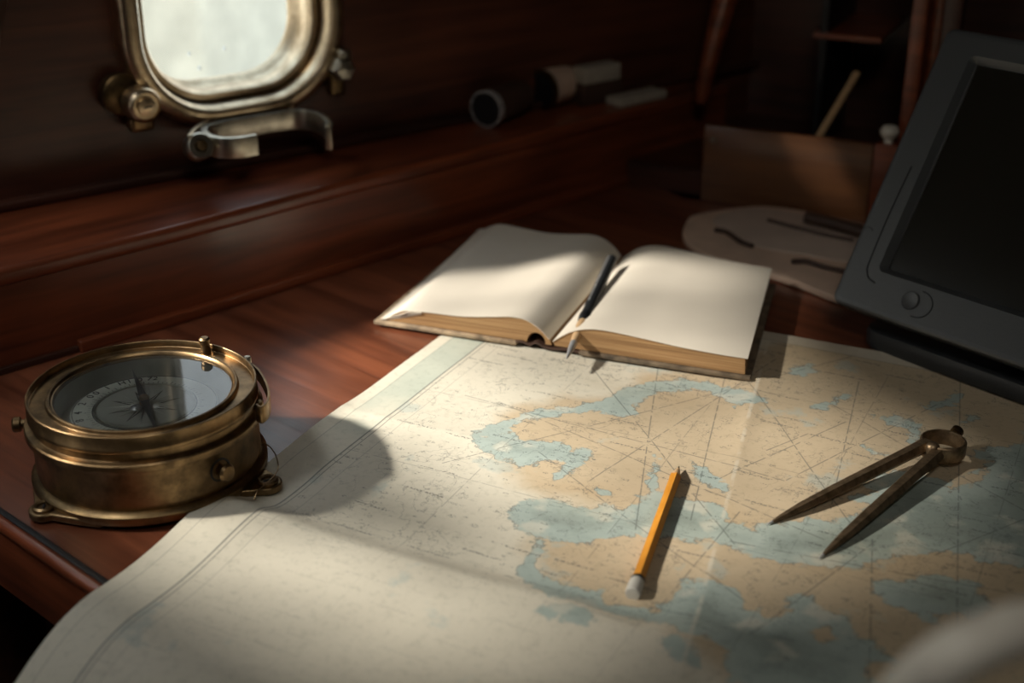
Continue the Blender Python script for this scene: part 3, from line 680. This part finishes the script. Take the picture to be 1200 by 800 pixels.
# rims of the unseen openings, and filters added in them to dim the sun
for k, h in enumerate(HOLES[1:]):
    wk = empty('window_%d' % (k+2), MH, kind='structure', label=('unseen opening in the hull side, outlined back from the sun patches on the table', 'unseen round hole above the porthole, added to let sun onto the fiddle board')[k])
    obj('frame', tube([Vector((x, -.004, z)) for x, z in h], .006 if k == 0 else .003, 8, closed=True), 'bronze', wk)
def sun_filter(name, poly, mat, label, y0):
    pts = hole_from_table(poly)
    b = bmesh.new(); tr = tessellate_polygon([[Vector((x, z, 0)) for x, z in pts]]); vs_ = [b.verts.new((x, y0, z)) for x, z in pts]
    for t_ in tr: b.faces.new([vs_[i] for i in t_])
    bmesh.ops.subdivide_edges(b, edges=b.edges[:], cuts=3)
    for v_ in b.verts: v_.co.y += .004*math.sin(v_.co.x*70+v_.co.z*12)
    return obj(name, b, mat, mw=MH, label=label, cat='sun filter')
sun_filter('sun_filter_far', FAR_FILTER, 'filt_far', 'thin unseen sun filter added over the far part of the opening', -.016)
NEAR_FILTER = [(90, 600), (340, 572), (480, 640), (660, 705), (690, 800), (560, 850), (300, 770), (120, 730)]
sun_filter('sun_filter_near', NEAR_FILTER, 'filt_near', 'light unseen sun filter added over the near end of the opening', -.036)
sun_filter('sun_filter_mid', MID_FILTER, 'filt_mid', 'heavy unseen sun filter added across the middle of the opening', -.026)
# unseen post added outside to keep the low sun out of the porthole
blocker = empty('sun_blocker', Matrix.Translation((-1.12, 1.40, 0)), label='stout round post added outside the hull to block sun from the porthole', cat='sun blocker')
obj('post', lathe([(.17, -1.5), (.16, .84), (.15, .90), (.10, .93), (0, .94)], 32), 'stone', blocker)
# verdigris drain plate under the hook
obj('drain_plate', box(-.022, .022, -.008, .008, 0, .0025, .001), 'groove', mw=frame(P(212, 204, SH), HAZ), label='small dark metal plate on the shelf below the porthole hook', cat='plate')

# outside the porthole: quay and water
qy = empty('quay', Matrix.Translation((-2.2, 5.4, -1.5)), label='pale sunlit quay seen blurred through the porthole', cat='quay')
obj('quay_wall', box(-1.6, 1.07, -.4, 3, 0, 2.2, .02), 'stone', qy)
qp = [P(x, y, -1.3)-Vector((-2.2, 5.4, 0)) for x, y in ((360, -40), (343, 12), (322, 60), (250, 118), (420, 140), (520, -20))]
obj('landing_stage', prism([(p.x, p.y) for p in qp], .0, .2, .02), 'stone', qy)
tag(obj('harbour_water', box(-8, 8, -9, 9, -1.6, -1.5), 'water', mw=frame((-3, 12, 0), HAZ)), 'pale grey-blue harbour water outside the porthole', 'water', kind='stuff')

# ------------------------------------------------------------------ compass
CC = Vector((-.266, .885, 0)); MC = Matrix.Translation(CC); MCi = MC.inverted()
cp = empty('boat_compass', MC, label='round aged brass boat compass standing at the left end of the table', cat='compass')
obj('base_flange', lathe([(.0835, .0045), (.0845, .006), (.0845, .011), (.082, .0135), (.078, .014)], 96), 'brass_dark', cp)
obj('body', lathe([(.079, .0135), (.0795, .016), (.0800, .018), (.0802, .0440), (.0806, .0448), (.0838, .0455), (.0844, .0465), (.0844, .0510), (.0836, .0520), (.0800, .0522), (.0790, .0528), (.0790, .0600)], 128, caps=False), 'brass', cp)
obj('base_plate', lathe([(0, .0045), (.0835, .0045)], 64), 'brass_dark', cp)
obj('rim_ring', lathe([(.0790, .0590), (.0808, .0592), (.0814, .0600), (.0814, .0622), (.0809, .0630), (.0809, .0712), (.0805, .0717), (.0796, .0717), (.0792, .0712), (.0790, .0668), (.0785, .0664), (.0682, .0664), (.0678, .0668), (.0674, .0690), (.0668, .0694), (.0654, .0694), (.0648, .0690), (.0638, .0672), (.0628, .0668), (.0624, .0640), (.0622, .0500)], 128, caps=False), 'brass', cp)
obj('dial_well', lathe([(.0618, .0560), (.0600, .0400), (0, .0400)], 96, caps=False), 'dial_dark', cp)
card = obj('compass_card', lathe([(.0520, .0440), (.0522, .0455), (.0518, .0460), (0, .0460)], 96), 'dial', cp)
zc = .0461
def ringband(r0, r1, z0, z1): return lathe([(r0, z0), (r1, z0), (r1, z1), (r0, z1), (r0, z0)], 96, caps=False)
obj('card_field', lathe([(.0345, .0461), (.0343, .0464), (0, .0464)], 96), 'dial_dark', card)
obj('card_ring', ringband(.0345, .0362, .0458, .0474), 'silverprint', card)
obj('card_ring', ringband(.0365, .0372, .0459, .0463), 'ink', card)
obj('card_ring', ringband(.0508, .0512, .0459, .0463), 'ink', card)
# rose: alternating long and short points
b = bmesh.new()
for i in range(32):
    a = i*math.pi/16+.12; L1 = .030 if i % 8 == 0 else (.026 if i % 4 == 0 else (.021 if i % 2 == 0 else .014)); wd = .0013 if i % 2 == 0 else .0007
    c, s = math.cos(a), math.sin(a); v0 = b.verts.new((c*.006-s*wd, s*.006+c*wd, .0467)); v1 = b.verts.new((c*.006+s*wd, s*.006-c*wd, .0467)); v2 = b.verts.new((c*L1, s*L1, .0467)); v3 = b.verts.new((c*.006, s*.006, .0475)); b.faces.new((v0, v3, v2)); b.faces.new((v3, v1, v2))
obj('rose_points', b, 'silverprint', card, smooth=False, label='silvery star of compass points', )
b = bmesh.new()
for i in range(8):
    a = (i+.5)*math.pi/4+.12; L1 = .027; wd = .0022; c, s = math.cos(a), math.sin(a)
    v0 = b.verts.new((c*.009-s*wd, s*.009+c*wd, .0466)); v1 = b.verts.new((c*.009+s*wd, s*.009-c*wd, .0466)); v2 = b.verts.new((c*L1, s*L1, .0466)); b.faces.new((v0, v1, v2))
obj('rose_points', b, 'ink', card, smooth=False, label='dark compass points')
b = bmesh.new()
for i in range(72):
    a = i*math.pi/36; l0 = .0385 if i % 3 else .0375; l1 = .0405 if i % 3 else .0425; wd = .00022; c, s = math.cos(a), math.sin(a)
    b.faces.new([b.verts.new((c*r_-s*w_, s*r_+c*w_, zc)) for r_, w_ in ((l0, -wd), (l1, -wd), (l1, wd), (l0, wd))])
obj('degree_ticks', b, 'ink', card, smooth=False)
for ch, px in (('I', (119, 451)), ('0', (104, 458)), ('0', (97, 463)), ('2', (90, 473)), ('4', (90, 484)), ('H', (138, 444)), ('1', (148, 441)), ('0', (163, 440)), ('7', (176, 439)), ('2', (184, 438)), ('8', (97, 492))):
    pt = loc(MCi, P(*px, .0547)); ang = math.atan2(pt.y, pt.x); rr = .0465
    cu = bpy.data.curves.new('numeral', 'FONT'); cu.body = ch; cu.size = .0082; cu.align_x = 'CENTER'; cu.align_y = 'CENTER'; cu.extrude = .0001; cu.materials.append(M['ink'])
    tmp = bpy.data.objects.new('t', cu); col.objects.link(tmp); bpy.context.view_layer.update(); mq = bpy.data.meshes.new_from_object(tmp.evaluated_get(bpy.context.evaluated_depsgraph_get())); bpy.data.objects.remove(tmp)
    o = bpy.data.objects.new('numeral', mq); col.objects.link(o); o.parent = card; o.matrix_local = Matrix.Translation((rr*math.cos(ang), rr*math.sin(ang), .0462)) @ Matrix.Rotation(ang-math.pi/2, 4, 'Z')
# needle
na = loc(MCi, P(153, 432, .0605)); nb = loc(MCi, P(180, 500, .0605)); nd = (nb-na); nd.z = 0; nd.normalize(); nl_ = .0565
b = bmesh.new()
for s1 in (1, -1):
    for s2 in (1, -1):
        p_ = nd.cross(Vector((0, 0, 1)))*.0032*s2
        b.faces.new([b.verts.new(q_) for q_ in (Vector((0, 0, .0530)), Vector((0, 0, .0520))+p_, Vector((0, 0, .0518))+nd*nl_*s1)])
bmesh.ops.remove_doubles(b, verts=b.verts, dist=1e-6)
gm = bmesh.ops.extrude_face_region(b, geom=b.faces[:]); 
for v_ in [e for e in gm['geom'] if isinstance(e, bmesh.types.BMVert)]: v_.co.z -= .0009
obj('needle', b, 'needle', cp, smooth=False, label='slim dark pointed compass needle')
hub = obj('needle_hub', lathe([(.0035, .0475), (.0035, .0535), (.0028, .0548), (.0012, .0555), (0, .056)], 24), 'brass', cp)
obj('pivot_stone', lathe([(.005, .0468), (.004, .0482), (.0018, .0492), (0, .0495)], 20), 'steel', cp, Matrix.Translation((-.005, -.004, 0)))
obj('glass', lathe([(0, .0662), (.0628, .0662)], 96, caps=False), 'glass', cp)
for o_ in [c for c in cp.children if c.name.split('.')[0] in ('compass_card', 'needle', 'needle_hub', 'pivot_stone', 'dial_well')]: o_.location.z += .0085
# ears with screws
for k, px in enumerate(((47, 598), (318, 566))):
    pt = loc(MCi, P(*px, .007)); d_ = Vector((pt.x, pt.y, 0)); r0 = d_.length; a = math.atan2(pt.y, pt.x)
    pts = [(.070, .046), (.0795, .030)] if k == 0 else [(.070, .030), (.082, .018)]
    arc = [(r0-.004+.0115*math.cos(t), .0115*math.sin(t)) for t in [R(x) for x in range(-80, 81, 16)]]
    poly = [(.070, -pts[0][1]), (pts[1][0], -pts[1][1])]+arc+[(pts[1][0], pts[1][1]), (.070, pts[0][1])]
    e = obj('mounting_ear', prism(poly, .0022, .0078, .0014, 3), 'brass_dark' if k else 'brass', cp, Matrix.Rotation(a, 4, 'Z'))
    obj('screw_ring', lathe([(.0078, .0075), (.0078, .0095), (.0065, .0105), (.0045, .0100), (.0042, .0085), (0, .0085)], 28), 'brass', e, Matrix.Translation((r0-.003, 0, 0)))
    obj('slot', box(-.003, .003, -.0006, .0006, .0083, .0096), 'groove', e, Matrix.Translation((r0-.003, 0, 0)) @ Matrix.Rotation(.8, 4, 'Z'))
# side thumb screw, left stud, pins
def on_body(px, z, r): 
    pt = loc(MCi, P(*px, z)); a = math.atan2(pt.y, pt.x); return a
a = on_body((258, 548), .031, .08)
for az_try in range(60):   # azimuth whose body point shows at the wanted column
    a = R(-75+az_try*1.2); w_ = CC+Vector((.0802*math.cos(a), .0802*math.sin(a), .031)); d_ = w_-C0; s_ = F/d_.dot(fv)
    if 600+s_*d_.dot(rv) >= 256: break
dr = Vector((math.cos(a), math.sin(a), 0)); ps = dr*.0800+Vector((0, 0, .0305))
rc = obj('screw_recess', lathe([(.0085, -.001), (.0088, .0006), (.0075, .0008), (.007, -.0006), (0, -.0006)], 32), 'groove', cp, align(ps, dr))
obj('locking_screw', lathe([(.0045, -.001), (.0045, .004), (.0062, .0055), (.0066, .0075), (.0052, .0095), (0, .0102)], 28), 'brass', cp, align(ps+Vector((0, 0, -.0005)), dr+Vector((0, 0, .05))))
dl = Vector((-1, -.18, 0)).normalized()
obj('side_stud', lathe([(.0035, 0), (.0035, .003), (.0055, .004), (.0058, .008), (.0045, .0095), (0, .010)], 24), 'brass', cp, align(dl*.0835+Vector((0, 0, .0480)), dl))
pt = loc(MCi, P(236, 411, .0705)); r_ = math.hypot(pt.x, pt.y); k_ = .0735/r_
obj('rim_pin', lathe([(.0042, .0655), (.0042, .0700), (.0036, .0710), (.0036, .0745), (.0043, .0752), (.0043, .0785), (.003, .0798), (0, .080)], 20), 'brass', cp, Matrix.Translation((pt.x*k_, pt.y*k_, 0)))
# side bail: curved strap looping off the rim on the right
pl = [P(x, y, .066) for x, y in ((283, 424), (293, 425), (303, 433), (311, 446), (315, 459), (313, 470), (306, 476), (300, 473))]
obj('side_bail', ribbon([loc(MCi, p) for p in catmull(pl, 6)], .0016, lambda t: .008+.006*t, .0003), 'brass', cp, label='thin curved brass strap looping off the right of the rim')
pt = loc(MCi, P(290, 421, .068)); obj('bail_pin', lathe([(.003, .060), (.003, .069), (.0022, .0705), (0, .071)], 16), 'nickel', cp, Matrix.Translation((pt.x, pt.y, 0)))
pt = loc(MCi, P(308, 480, .050)); obj('bail_nut', lathe([(.0035, .046), (.0038, .049), (.0038, .055), (.003, .057), (0, .0575)], 16), 'brass_dark', cp, Matrix.Translation((pt.x-.003, pt.y, 0)))
# seizing wire round the right ear
wr = [loc(MCi, P(x, y, z)) for x, y, z in ((307, 518, .02), (316, 523, .018), (323, 533, .014), (326, 546, .010), (322, 556, .011), (312, 566, .012), (302, 575, .010), (298, 585, .006))]
obj('seizing_wire', tube(catmull(wr, 5), .0005, 6), 'brass', cp)

# ------------------------------------------------------------------ open book with a pen in its gutter
BAZK = R(-20.5); BK0 = Vector((.035, 1.099, .0030)); MK = frame(BK0, BAZK)
bk = empty('open_book', MK, label='open old blank logbook with browned page edges on the far edge of the chart', cat='book')
D = .215
def warp(x, y, z):
    if x < 0: z += .006*max(0, (-x-.07)/.09)**2*(y/D)**2; y *= 1.04+.10*(-x/.16)
    else: x -= .020*(x/.17)*(y/D); y *= 1.04-.04*x/.17
    return Vector((x, y, z))
def sweep(curve, y0, y1, thick=None, ny=14):
    """closed cross-section (x,z) swept along y with the warp"""
    b = bmesh.new(); rings = []
    for j in range(ny+1):
        y = y0+(y1-y0)*j/ny; rings.append([b.verts.new(warp(x, y, z)) for x, z in curve])
    n = len(curve)
    for A_, B_ in zip(rings, rings[1:]):
        for i in range(n): b.faces.new((A_[i], A_[(i+1) % n], B_[(i+1) % n], B_[i]))
    b.faces.new(rings[0]); b.faces.new(rings[-1][::-1]); bmesh.ops.recalc_face_normals(b, faces=b.faces); return b
def c2(pts, k=5): return [(p.x, p.y) for p in catmull([Vector((x, z, 0)) for x, z in pts], k)]
Ltop = c2([(-.160, .0055), (-.150, .0125), (-.139, .0165), (-.115, .0180), (-.085, .0190), (-.055, .0230), (-.038, .0255), (-.024, .0245), (-.011, .0175), (-.002, .0090)])
arch = [(-.0145+.0088*math.cos(R(t)), .0042+.0098*math.sin(R(t))) for t in range(0, 181, 15)]
obj('page_block', sweep(Ltop+[(.0, .0042)]+arch+[(-.160, .0042)], 0, D), 'edge', bk)
Rtop = c2([(.001, .0075), (.008, .0130), (.018, .0195), (.032, .0242), (.050, .0255), (.080, .0235), (.115, .0205), (.150, .0190), (.171, .0188)])
obj('page_block', sweep(Rtop+[(.172, .0042), (.003, .0042)], 0, D), 'edge', bk)
def leafstrip(curve, y0, y1, t=.0006):
    up = [(x, z+t) for x, z in curve]; return sweep(curve[::-1]+up, y0, y1)
obj('open_page', leafstrip([(x, z+.0002) for x, z in Ltop], -.0008, D+.0008), 'leaf', bk, label='blank cream left page')
obj('open_page', leafstrip([(x, z+.0002) for x, z in Rtop]+[(.1735, .0189)], -.0008, D+.0008), 'leaf', bk, label='blank cream right page')
for k in range(6):   # leaves fanned out at the left end
    x0_ = -.1665+k*.0045; cv = [(x0_, .0042+k*.0017), (-.150+k*.003, .0075+k*.0019), (-.125, .0150+k*.0004)]
    obj('fanned_leaf', leafstrip(c2(cv, 3), -.0004-.0003*k, D, .0004), 'leaf', bk)
obj('cover_board', prism([(-.172, -.004), (-.032, -.004), (-.032, D*1.06+.003), (-.172, D*1.14+.003)], 0, .0036, .0012), 'boardedge', bk, label='left cover board')
obj('cover_board', prism([(.026, -.004), (.1775, -.004), (.1580, D+.004), (.024, D+.004)], 0, .0036, .0012), 'boards', bk, label='right cover board')
sp = c2([(-.036, .0012), (-.028, .0030), (-.020, .0012), (-.014, .0040), (-.006, .0010), (.004, .0005), (.014, .0020), (.024, .0012), (.030, .0018)], 5)
obj('spine', leafstrip(sp, -.002, D+.002, .0018), 'leather_dark', bk, label='loose wavy brown leather spine')
# pen
pt, pb = P(664, 420, .0165), P(717, 303, .0330); pd = pt-pb; pl_ = pd.length
pn = empty('drawing_pen', align(pb, pd), label='black pen with wooden grip and silver tip in the gutter of the open book', cat='pen')
rb = .0052
obj('barrel', lathe([(.003, 0), (rb, .002), (rb, pl_*.60), (rb*.92, pl_*.62)], 28), 'black', pn)
obj('collar', lathe([(rb*1.08, pl_*.60), (rb*1.12, pl_*.63), (rb*1.02, pl_*.66), (rb*.8, pl_*.67)], 28), 'groove', pn)
obj('grip', lathe([(rb*.80, pl_*.665), (rb*.95, pl_*.70), (rb*.78, pl_*.80), (rb*.62, pl_*.86)], 28), 'cedar', pn)
obj('tip', lathe([(rb*.62, pl_*.86), (rb*.58, pl_*.90), (rb*.30, pl_*.97), (rb*.12, pl_)], 28), 'steel', pn)
obj('clip', box(-.0008, .0008, -.0058, -.0046, .006, pl_*.5, .0003), 'steel', pn, Matrix.Rotation(R(200), 4, 'Z'))

# ------------------------------------------------------------------ pencil
pz = .0012+.0036
ta, tb = P(796, 546, pz), P(741, 697, pz); pd = tb-ta; pl_ = pd.length
pc = empty('pencil', align(ta, pd), label='orange six-sided pencil with a whitish rubber end lying on the chart', cat='pencil')
hx = .0045
obj('shaft', lathe([(hx, .017), (hx, pl_-.018)], 6), 'pencil', pc, Matrix.Rotation(R(15), 4, 'Z'), smooth=False)
obj('sharpened_cone', lathe([(.0012, .0045), (hx*.93, .0175), (hx*.95, .0178)], 24), 'cedar', pc)
obj('lead', lathe([(.0002, 0), (.0012, .0047)], 16), 'ink', pc)
obj('band', lathe([(hx*1.0, pl_-.0185), (hx*1.04, pl_-.018), (hx*1.04, pl_-.0155), (hx, pl_-.015)], 28), 'groove', pc)
obj('rubber', lathe([(hx*1.0, pl_-.0155), (hx*1.10, pl_-.014), (hx*1.12, pl_-.002), (hx*1.0, pl_-.0005), (0, pl_)], 28), 'white', pc)

# ------------------------------------------------------------------ dividers
dv = P(1106, 536, 0); 
di = empty('brass_dividers', Matrix.Translation((dv.x, dv.y, 0)), label='tarnished brass navigation dividers with ring head lying on the chart', cat='dividers')
DI = Matrix.Translation((-dv.x, -dv.y, 0))
rc_ = P(1106, 514, .0185); rr = .0168
rc_l = DI @ Vector((rc_.x, rc_.y, 0))
obj('ring_head', lathe([(rr-.0020, .0062), (rr-.0004, .0062), (rr+.0002, .0080), (rr+.0002, .0170), (rr-.0003, .0180), (rr-.0012, .0186), (rr-.0020, .0182), (rr-.0024, .0172), (rr-.0022, .0070), (rr-.0020, .0062)], 56, caps=False), 'divider', di, Matrix.Translation(rc_l))
def leg(a, b, w0, name='leg'):
    a = Vector(a); b = Vector(b); d = b-a; L_ = d.length
    bm = lathe([(w0*.9, 0), (w0*1.08, .004), (w0*1.0, L_*.12), (w0*.86, L_*.62), (w0*.70, L_*.80), (w0*.40, L_*.92), (w0*.16, L_*.975)], 6)
    for v_ in bm.verts: v_.co.x *= .80
    o = obj(name, bm, 'divider', di, DI @ align(a, d, 'X') @ Matrix.Rotation(R(30), 4, 'Z'), smooth=False)
    obj('point', lathe([(w0*.17, L_*.97), (w0*.05, L_)], 10), 'steel', o)
    gr = box(-.0002, .0002, w0*.78, w0*.9, .02, L_*.75); obj('groove', gr, 'groove', o)
hb = P(1093, 524, .0165)
leg(P(1087, 520, .0140), P(899, 614, .0026), .0066); leg(P(1098, 532, .0120), P(960, 654, .0026), .0068)
obj('hinge_boss', lathe([(.0050, .006), (.0054, .0165), (.0045, .0190), (.0028, .0203), (0, .0207)], 24), 'divider', di, Matrix.Translation(DI @ Vector((hb.x, hb.y, 0))))
kn_ = P(1124, 503, .0165); dk = (Vector((kn_.x, kn_.y, 0))-Vector((rc_.x, rc_.y, 0))).normalized()
obj('thumb_knob', lathe([(.0025, 0), (.0025, .003), (.0045, .0035), (.0048, .0075), (.0035, .009), (0, .0093)], 18), 'brass_dark', di, DI @ align(Vector((rc_.x, rc_.y, .0150))+dk*(rr-.0005), dk+Vector((0, 0, .15))))

# ------------------------------------------------------------------ monitor
A0 = P(972, 352, .04); Bv = P(1200, 432, .04)-A0; mx = Bv.normalized(); my = Vector((-mx.y, mx.x, 0)); my = my if my.y > 0 else -my
TH = R(31); upv = Vector((0, 0, math.cos(TH)))+my*math.sin(TH); nrm = mx.cross(upv)      # normal, away from the viewer or towards
if nrm.dot(my) < 0: nrm = -nrm
MM = Matrix.Translation(A0) @ Matrix((( mx.x, upv.x, nrm.x, 0), (mx.y, upv.y, nrm.y, 0), (mx.z, upv.z, nrm.z, 0), (0, 0, 0, 1)))
MW, MHt = .34, .262
mo = empty('flat_screen_monitor', frame(A0+mx*MW*.5+my*.09-Vector((0, 0, .04)), 0), label='black plastic monitor tilted back at the right edge, its screen dark', cat='monitor')
MOi = mo.matrix_world.inverted() if False else frame(A0+mx*MW*.5+my*.09-Vector((0, 0, .04)), 0).inverted()
ML = MOi @ MM
def mloc(x, y, off=0):
    q_ = onplane(x, y, A0+nrm*off, nrm)-A0; return q_.dot(mx), q_.dot(upv)
sx0, sy0 = mloc(1035, 312); sx1, sy1 = mloc(1142, 72); print('screen', sx0, sy0, sx1, sy1)
sy1 = min(sy1, MHt-.02); sx0 = (sx0+sx1)/2
def rr2(x0, x1, y0, y1, r, n=6): return rrect((x0+x1)/2, (y0+y1)/2, (x1-x0)/2, (y1-y0)/2, r, n)
def frame_loft(specs):
    b = bmesh.new(); rings = []
    for x0, x1, y0, y1, r, z in specs: rings.append([b.verts.new((x, y, z)) for x, y in rr2(x0, x1, y0, y1, r)])
    n = len(rings[0])
    for A_, B_ in zip(rings, rings[1:]):
        for i in range(n): b.faces.new((A_[i], A_[(i+1) % n], B_[(i+1) % n], B_[i]))
    return b
X1 = MW-sx0
obj('bezel', frame_loft([(.004, MW-.004, .004, MHt-.004, .010, .022), (0, MW, 0, MHt, .009, .020), (0, MW, 0, MHt, .009, .004), (.001, MW-.001, .001, MHt-.001, .008, .0015), (.003, MW-.003, .003, MHt-.003, .007, .0003), (.006, MW-.006, .006, MHt-.006, .006, 0),
   (sx0-.005, X1+.005, sy0-.005, sy1+.005, .006, .0004), (sx0-.003, X1+.003, sy0-.003, sy1+.003, .004, .0028), (sx0, X1, sy0, sy1, .002, .0065), (sx0, X1, sy0, sy1, .002, .010)]), 'bezel', mo, ML, smooth=False)
b = frame_loft([(sx0-.001, X1+.001, sy0-.001, sy1+.001, .001, .0085), (sx0-.001, X1+.001, sy0-.001, sy1+.001, .001, .010)]); b.faces.new(b.verts[:28]); obj('screen', b, 'screen', mo, ML, smooth=False)
b = frame_loft([(.004, MW-.004, .004, MHt-.004, .010, .0215), (.02, MW-.02, .02, MHt-.02, .02, .045), (.05, MW-.05, .05, MHt-.05, .02, .055)]); b.faces.new(b.verts[-28:]); obj('back_shell', b, 'black', mo, ML)
bx, by = mloc(1067, 352)
obj('power_button', lathe([(.0075, .0004), (.0072, -.0008), (.0040, -.0003), (0, -.0002)], 32), 'bezel', mo, ML @ Matrix.Translation((bx, by, -.0001)))
obj('button_groove', lathe([(.0074, -.0003), (.0083, -.0003), (.0083, .0006)], 32, caps=False), 'groove', mo, ML @ Matrix.Translation((bx, by, 0)))
ov = [Vector((bx+.008+.013*math.cos(t), by-.001+.0115*math.sin(t), -.0001)) for t in [R(x) for x in range(-100, 101, 12)]]
obj('button_surround', tube(ov, .0005, 6), 'groove', mo, ML)
gl_ = [mloc(*p_) for p_ in ((1068, 195), (1040, 255), (1018, 308), (1016, 318), (1018, 326), (1025, 331))]
obj('bezel_groove', tube(catmull([Vector((x, y, -.0001)) for x, y in gl_], 4), .0006, 6), 'groove', mo, ML)
ox, oy = mloc(1017, 269); obj('logo_mark', tube([Vector((ox+.0045*math.cos(t), oy+.0025*math.sin(t), -.0001)) for t in [R(x) for x in range(0, 200, 20)]], .0004, 6), 'groove', mo, ML)
# stand
fc = MOi @ Vector((A0.x, A0.y, 0)); 
def mpl(a_, b2): q_ = A0+mx*a_+my*b2; q_ = MOi @ Vector((q_.x, q_.y, 0)); return (q_.x, q_.y)
obj('foot', prism([mpl(x, y) for x, y in rr2(.025, MW-.03, .012, .18, .02)], .0025, .020, .004), 'black', mo)
obj('neck', prism([mpl(x, y) for x, y in ((.13, .07), (.21, .07), (.21, .12), (.13, .12))], .018, .12, .004), 'black', mo)

# ------------------------------------------------------------------ leather document case in the far corner
tpx = [(803, 262), (812, 252), (850, 245), (895, 241), (950, 248), (1010, 262), (1060, 275), (1040, 330), (1000, 352), (940, 332), (880, 312), (830, 298), (806, 284), (800, 272)]
lc = P(900, 285, 0); MLc = Matrix.Translation(lc); MLci = MLc.inverted()
lp = [loc(MLci, P(x, y, .008)) for x, y in tpx]
dc = empty('document_case', MLc, label='dull tan leather case with dark straps behind the open book', cat='case')
def smp(pts): return smooth_poly([(p.x, p.y) for p in pts], 4)
obj('body', prism(smp(lp), .001, .008, .002, 3), 'leather', dc)
fl = [loc(MLci, P(x, y, .0105)) for x, y in [(835, 256), (870, 244), (905, 245), (960, 254), (1020, 268), (1035, 288), (1000, 305), (950, 298), (900, 290), (860, 278)]]
obj('flap', prism(smp(fl), .0075, .0105, .001), 'leather_light', dc, label='greyer flap on top of the case')
for s_ in ([(838, 269), (852, 272), (868, 283), (882, 288)], [(900, 258), (930, 266), (965, 275), (1000, 282)], [(928, 306), (945, 306), (965, 312), (992, 318)]):
    obj('strap', tube(catmull([loc(MLci, P(x, y, .0115)) for x, y in s_], 5), .0026, 8), 'leather_dark', dc)
b0_ = P(975, 256, .012)
obj('leather_roll', tube([P(945, 254, .019), P(970, 260, .019), P(1000, 268, .019), P(1015, 272, .019)], .0065, 14), 'leather_dark', label='small dark rolled pouch lying on the leather case', cat='pouch')

# ------------------------------------------------------------------ things on the far end of the shelf
def shelf_frame(x, y, rot=0): return frame(P(x, y, SH+.0005), FAZ+rot)
def barrel(px, name, label, L_, r, mats, rot=0.0, cat='tube'):
    t = empty(name, shelf_frame(*px, rot), label=label, cat=cat); X_ = Matrix.Translation((0, 0, r)) @ Matrix.Rotation(R(90), 4, 'Y')
    obj('barrel', lathe([(r*.86, -L_/2), (r*.97, -L_/2+.003), (r*.93, L_*.3), (r*.8, L_/2)], 36), mats[0], t, X_)
    obj('end_ring', lathe([(r*.9, -L_/2-.004), (r, -L_/2-.004), (r, -L_/2+.004), (r*.9, -L_/2+.004)], 36, caps=False), mats[1], t, X_)
    obj('lens', lathe([(r*.9, -L_/2-.002), (0, -L_/2-.001)], 36, caps=False), 'groove', t, X_)
    return t
barrel((592, 140), 'spyglass', 'short dark spyglass with silvery end ring lying on the shelf', .075, .021, ('leather_dark', 'steel'), .25, 'spyglass')
barrel((650, 122), 'tin_canister', 'dark tan canister lying on the shelf beside the spyglass', .055, .023, ('leather', 'brass_dark'), .15, 'canister')
t = empty('card_box', shelf_frame(706, 121, -.12), label='small pale grey-brown card box standing at the back of the shelf', cat='box')
obj('base_block', box(-.030, .030, .0, .020, 0, .026, .001), 'leather_dark', t); obj('lid', box(-.030, .026, -.002, .020, .0265, .046, .0015), 'greybox', t)
tag(obj('flat_tin', box(-.040, .040, -.014, .012, 0, .010, .002), 'greybox', mw=shelf_frame(745, 118, -.05)), 'flat grey tin lying on the far end of the shelf', 'tin')

# ------------------------------------------------------------------ gooseneck lamp arching over the near right corner
arm = [Vector(P(1036, 850, .205)), Vector(P(1068, 808, .222)), Vector(P(1105, 776, .235)), Vector(P(1150, 752, .240)), Vector(P(1210, 735, .236)), Vector(P(1290, 735, .215)), Vector(P(1370, 775, .16))]
bs = Vector((.47, .47, 0)); arm += [Vector((bs.x, bs.y, .06)), Vector((bs.x, bs.y, .018))]
la = empty('gooseneck_lamp', Matrix.Translation(bs), label='cream curved tube of a lamp crossing the bottom right corner, out of focus', cat='lamp')
Li = Matrix.Translation(-bs)
obj('arm', tube([Li @ p_ for p_ in catmull(arm, 8)], .0088, 20), 'cream_tube', la)
obj('base', lathe([(.055, .0035), (.056, .012), (.05, .018), (.014, .022), (.012, .03)], 40), 'cream_tube', la)
hd = (arm[0]-arm[1]).normalized()
obj('shade', lathe([(.011, -.002), (.014, .01), (.022, .02), (.034, .05), (.033, .05), (.020, .022), (.010, .012)], 32), 'cream_tube', la, Li @ align(arm[0], hd+Vector((0, -.2, -.8))))
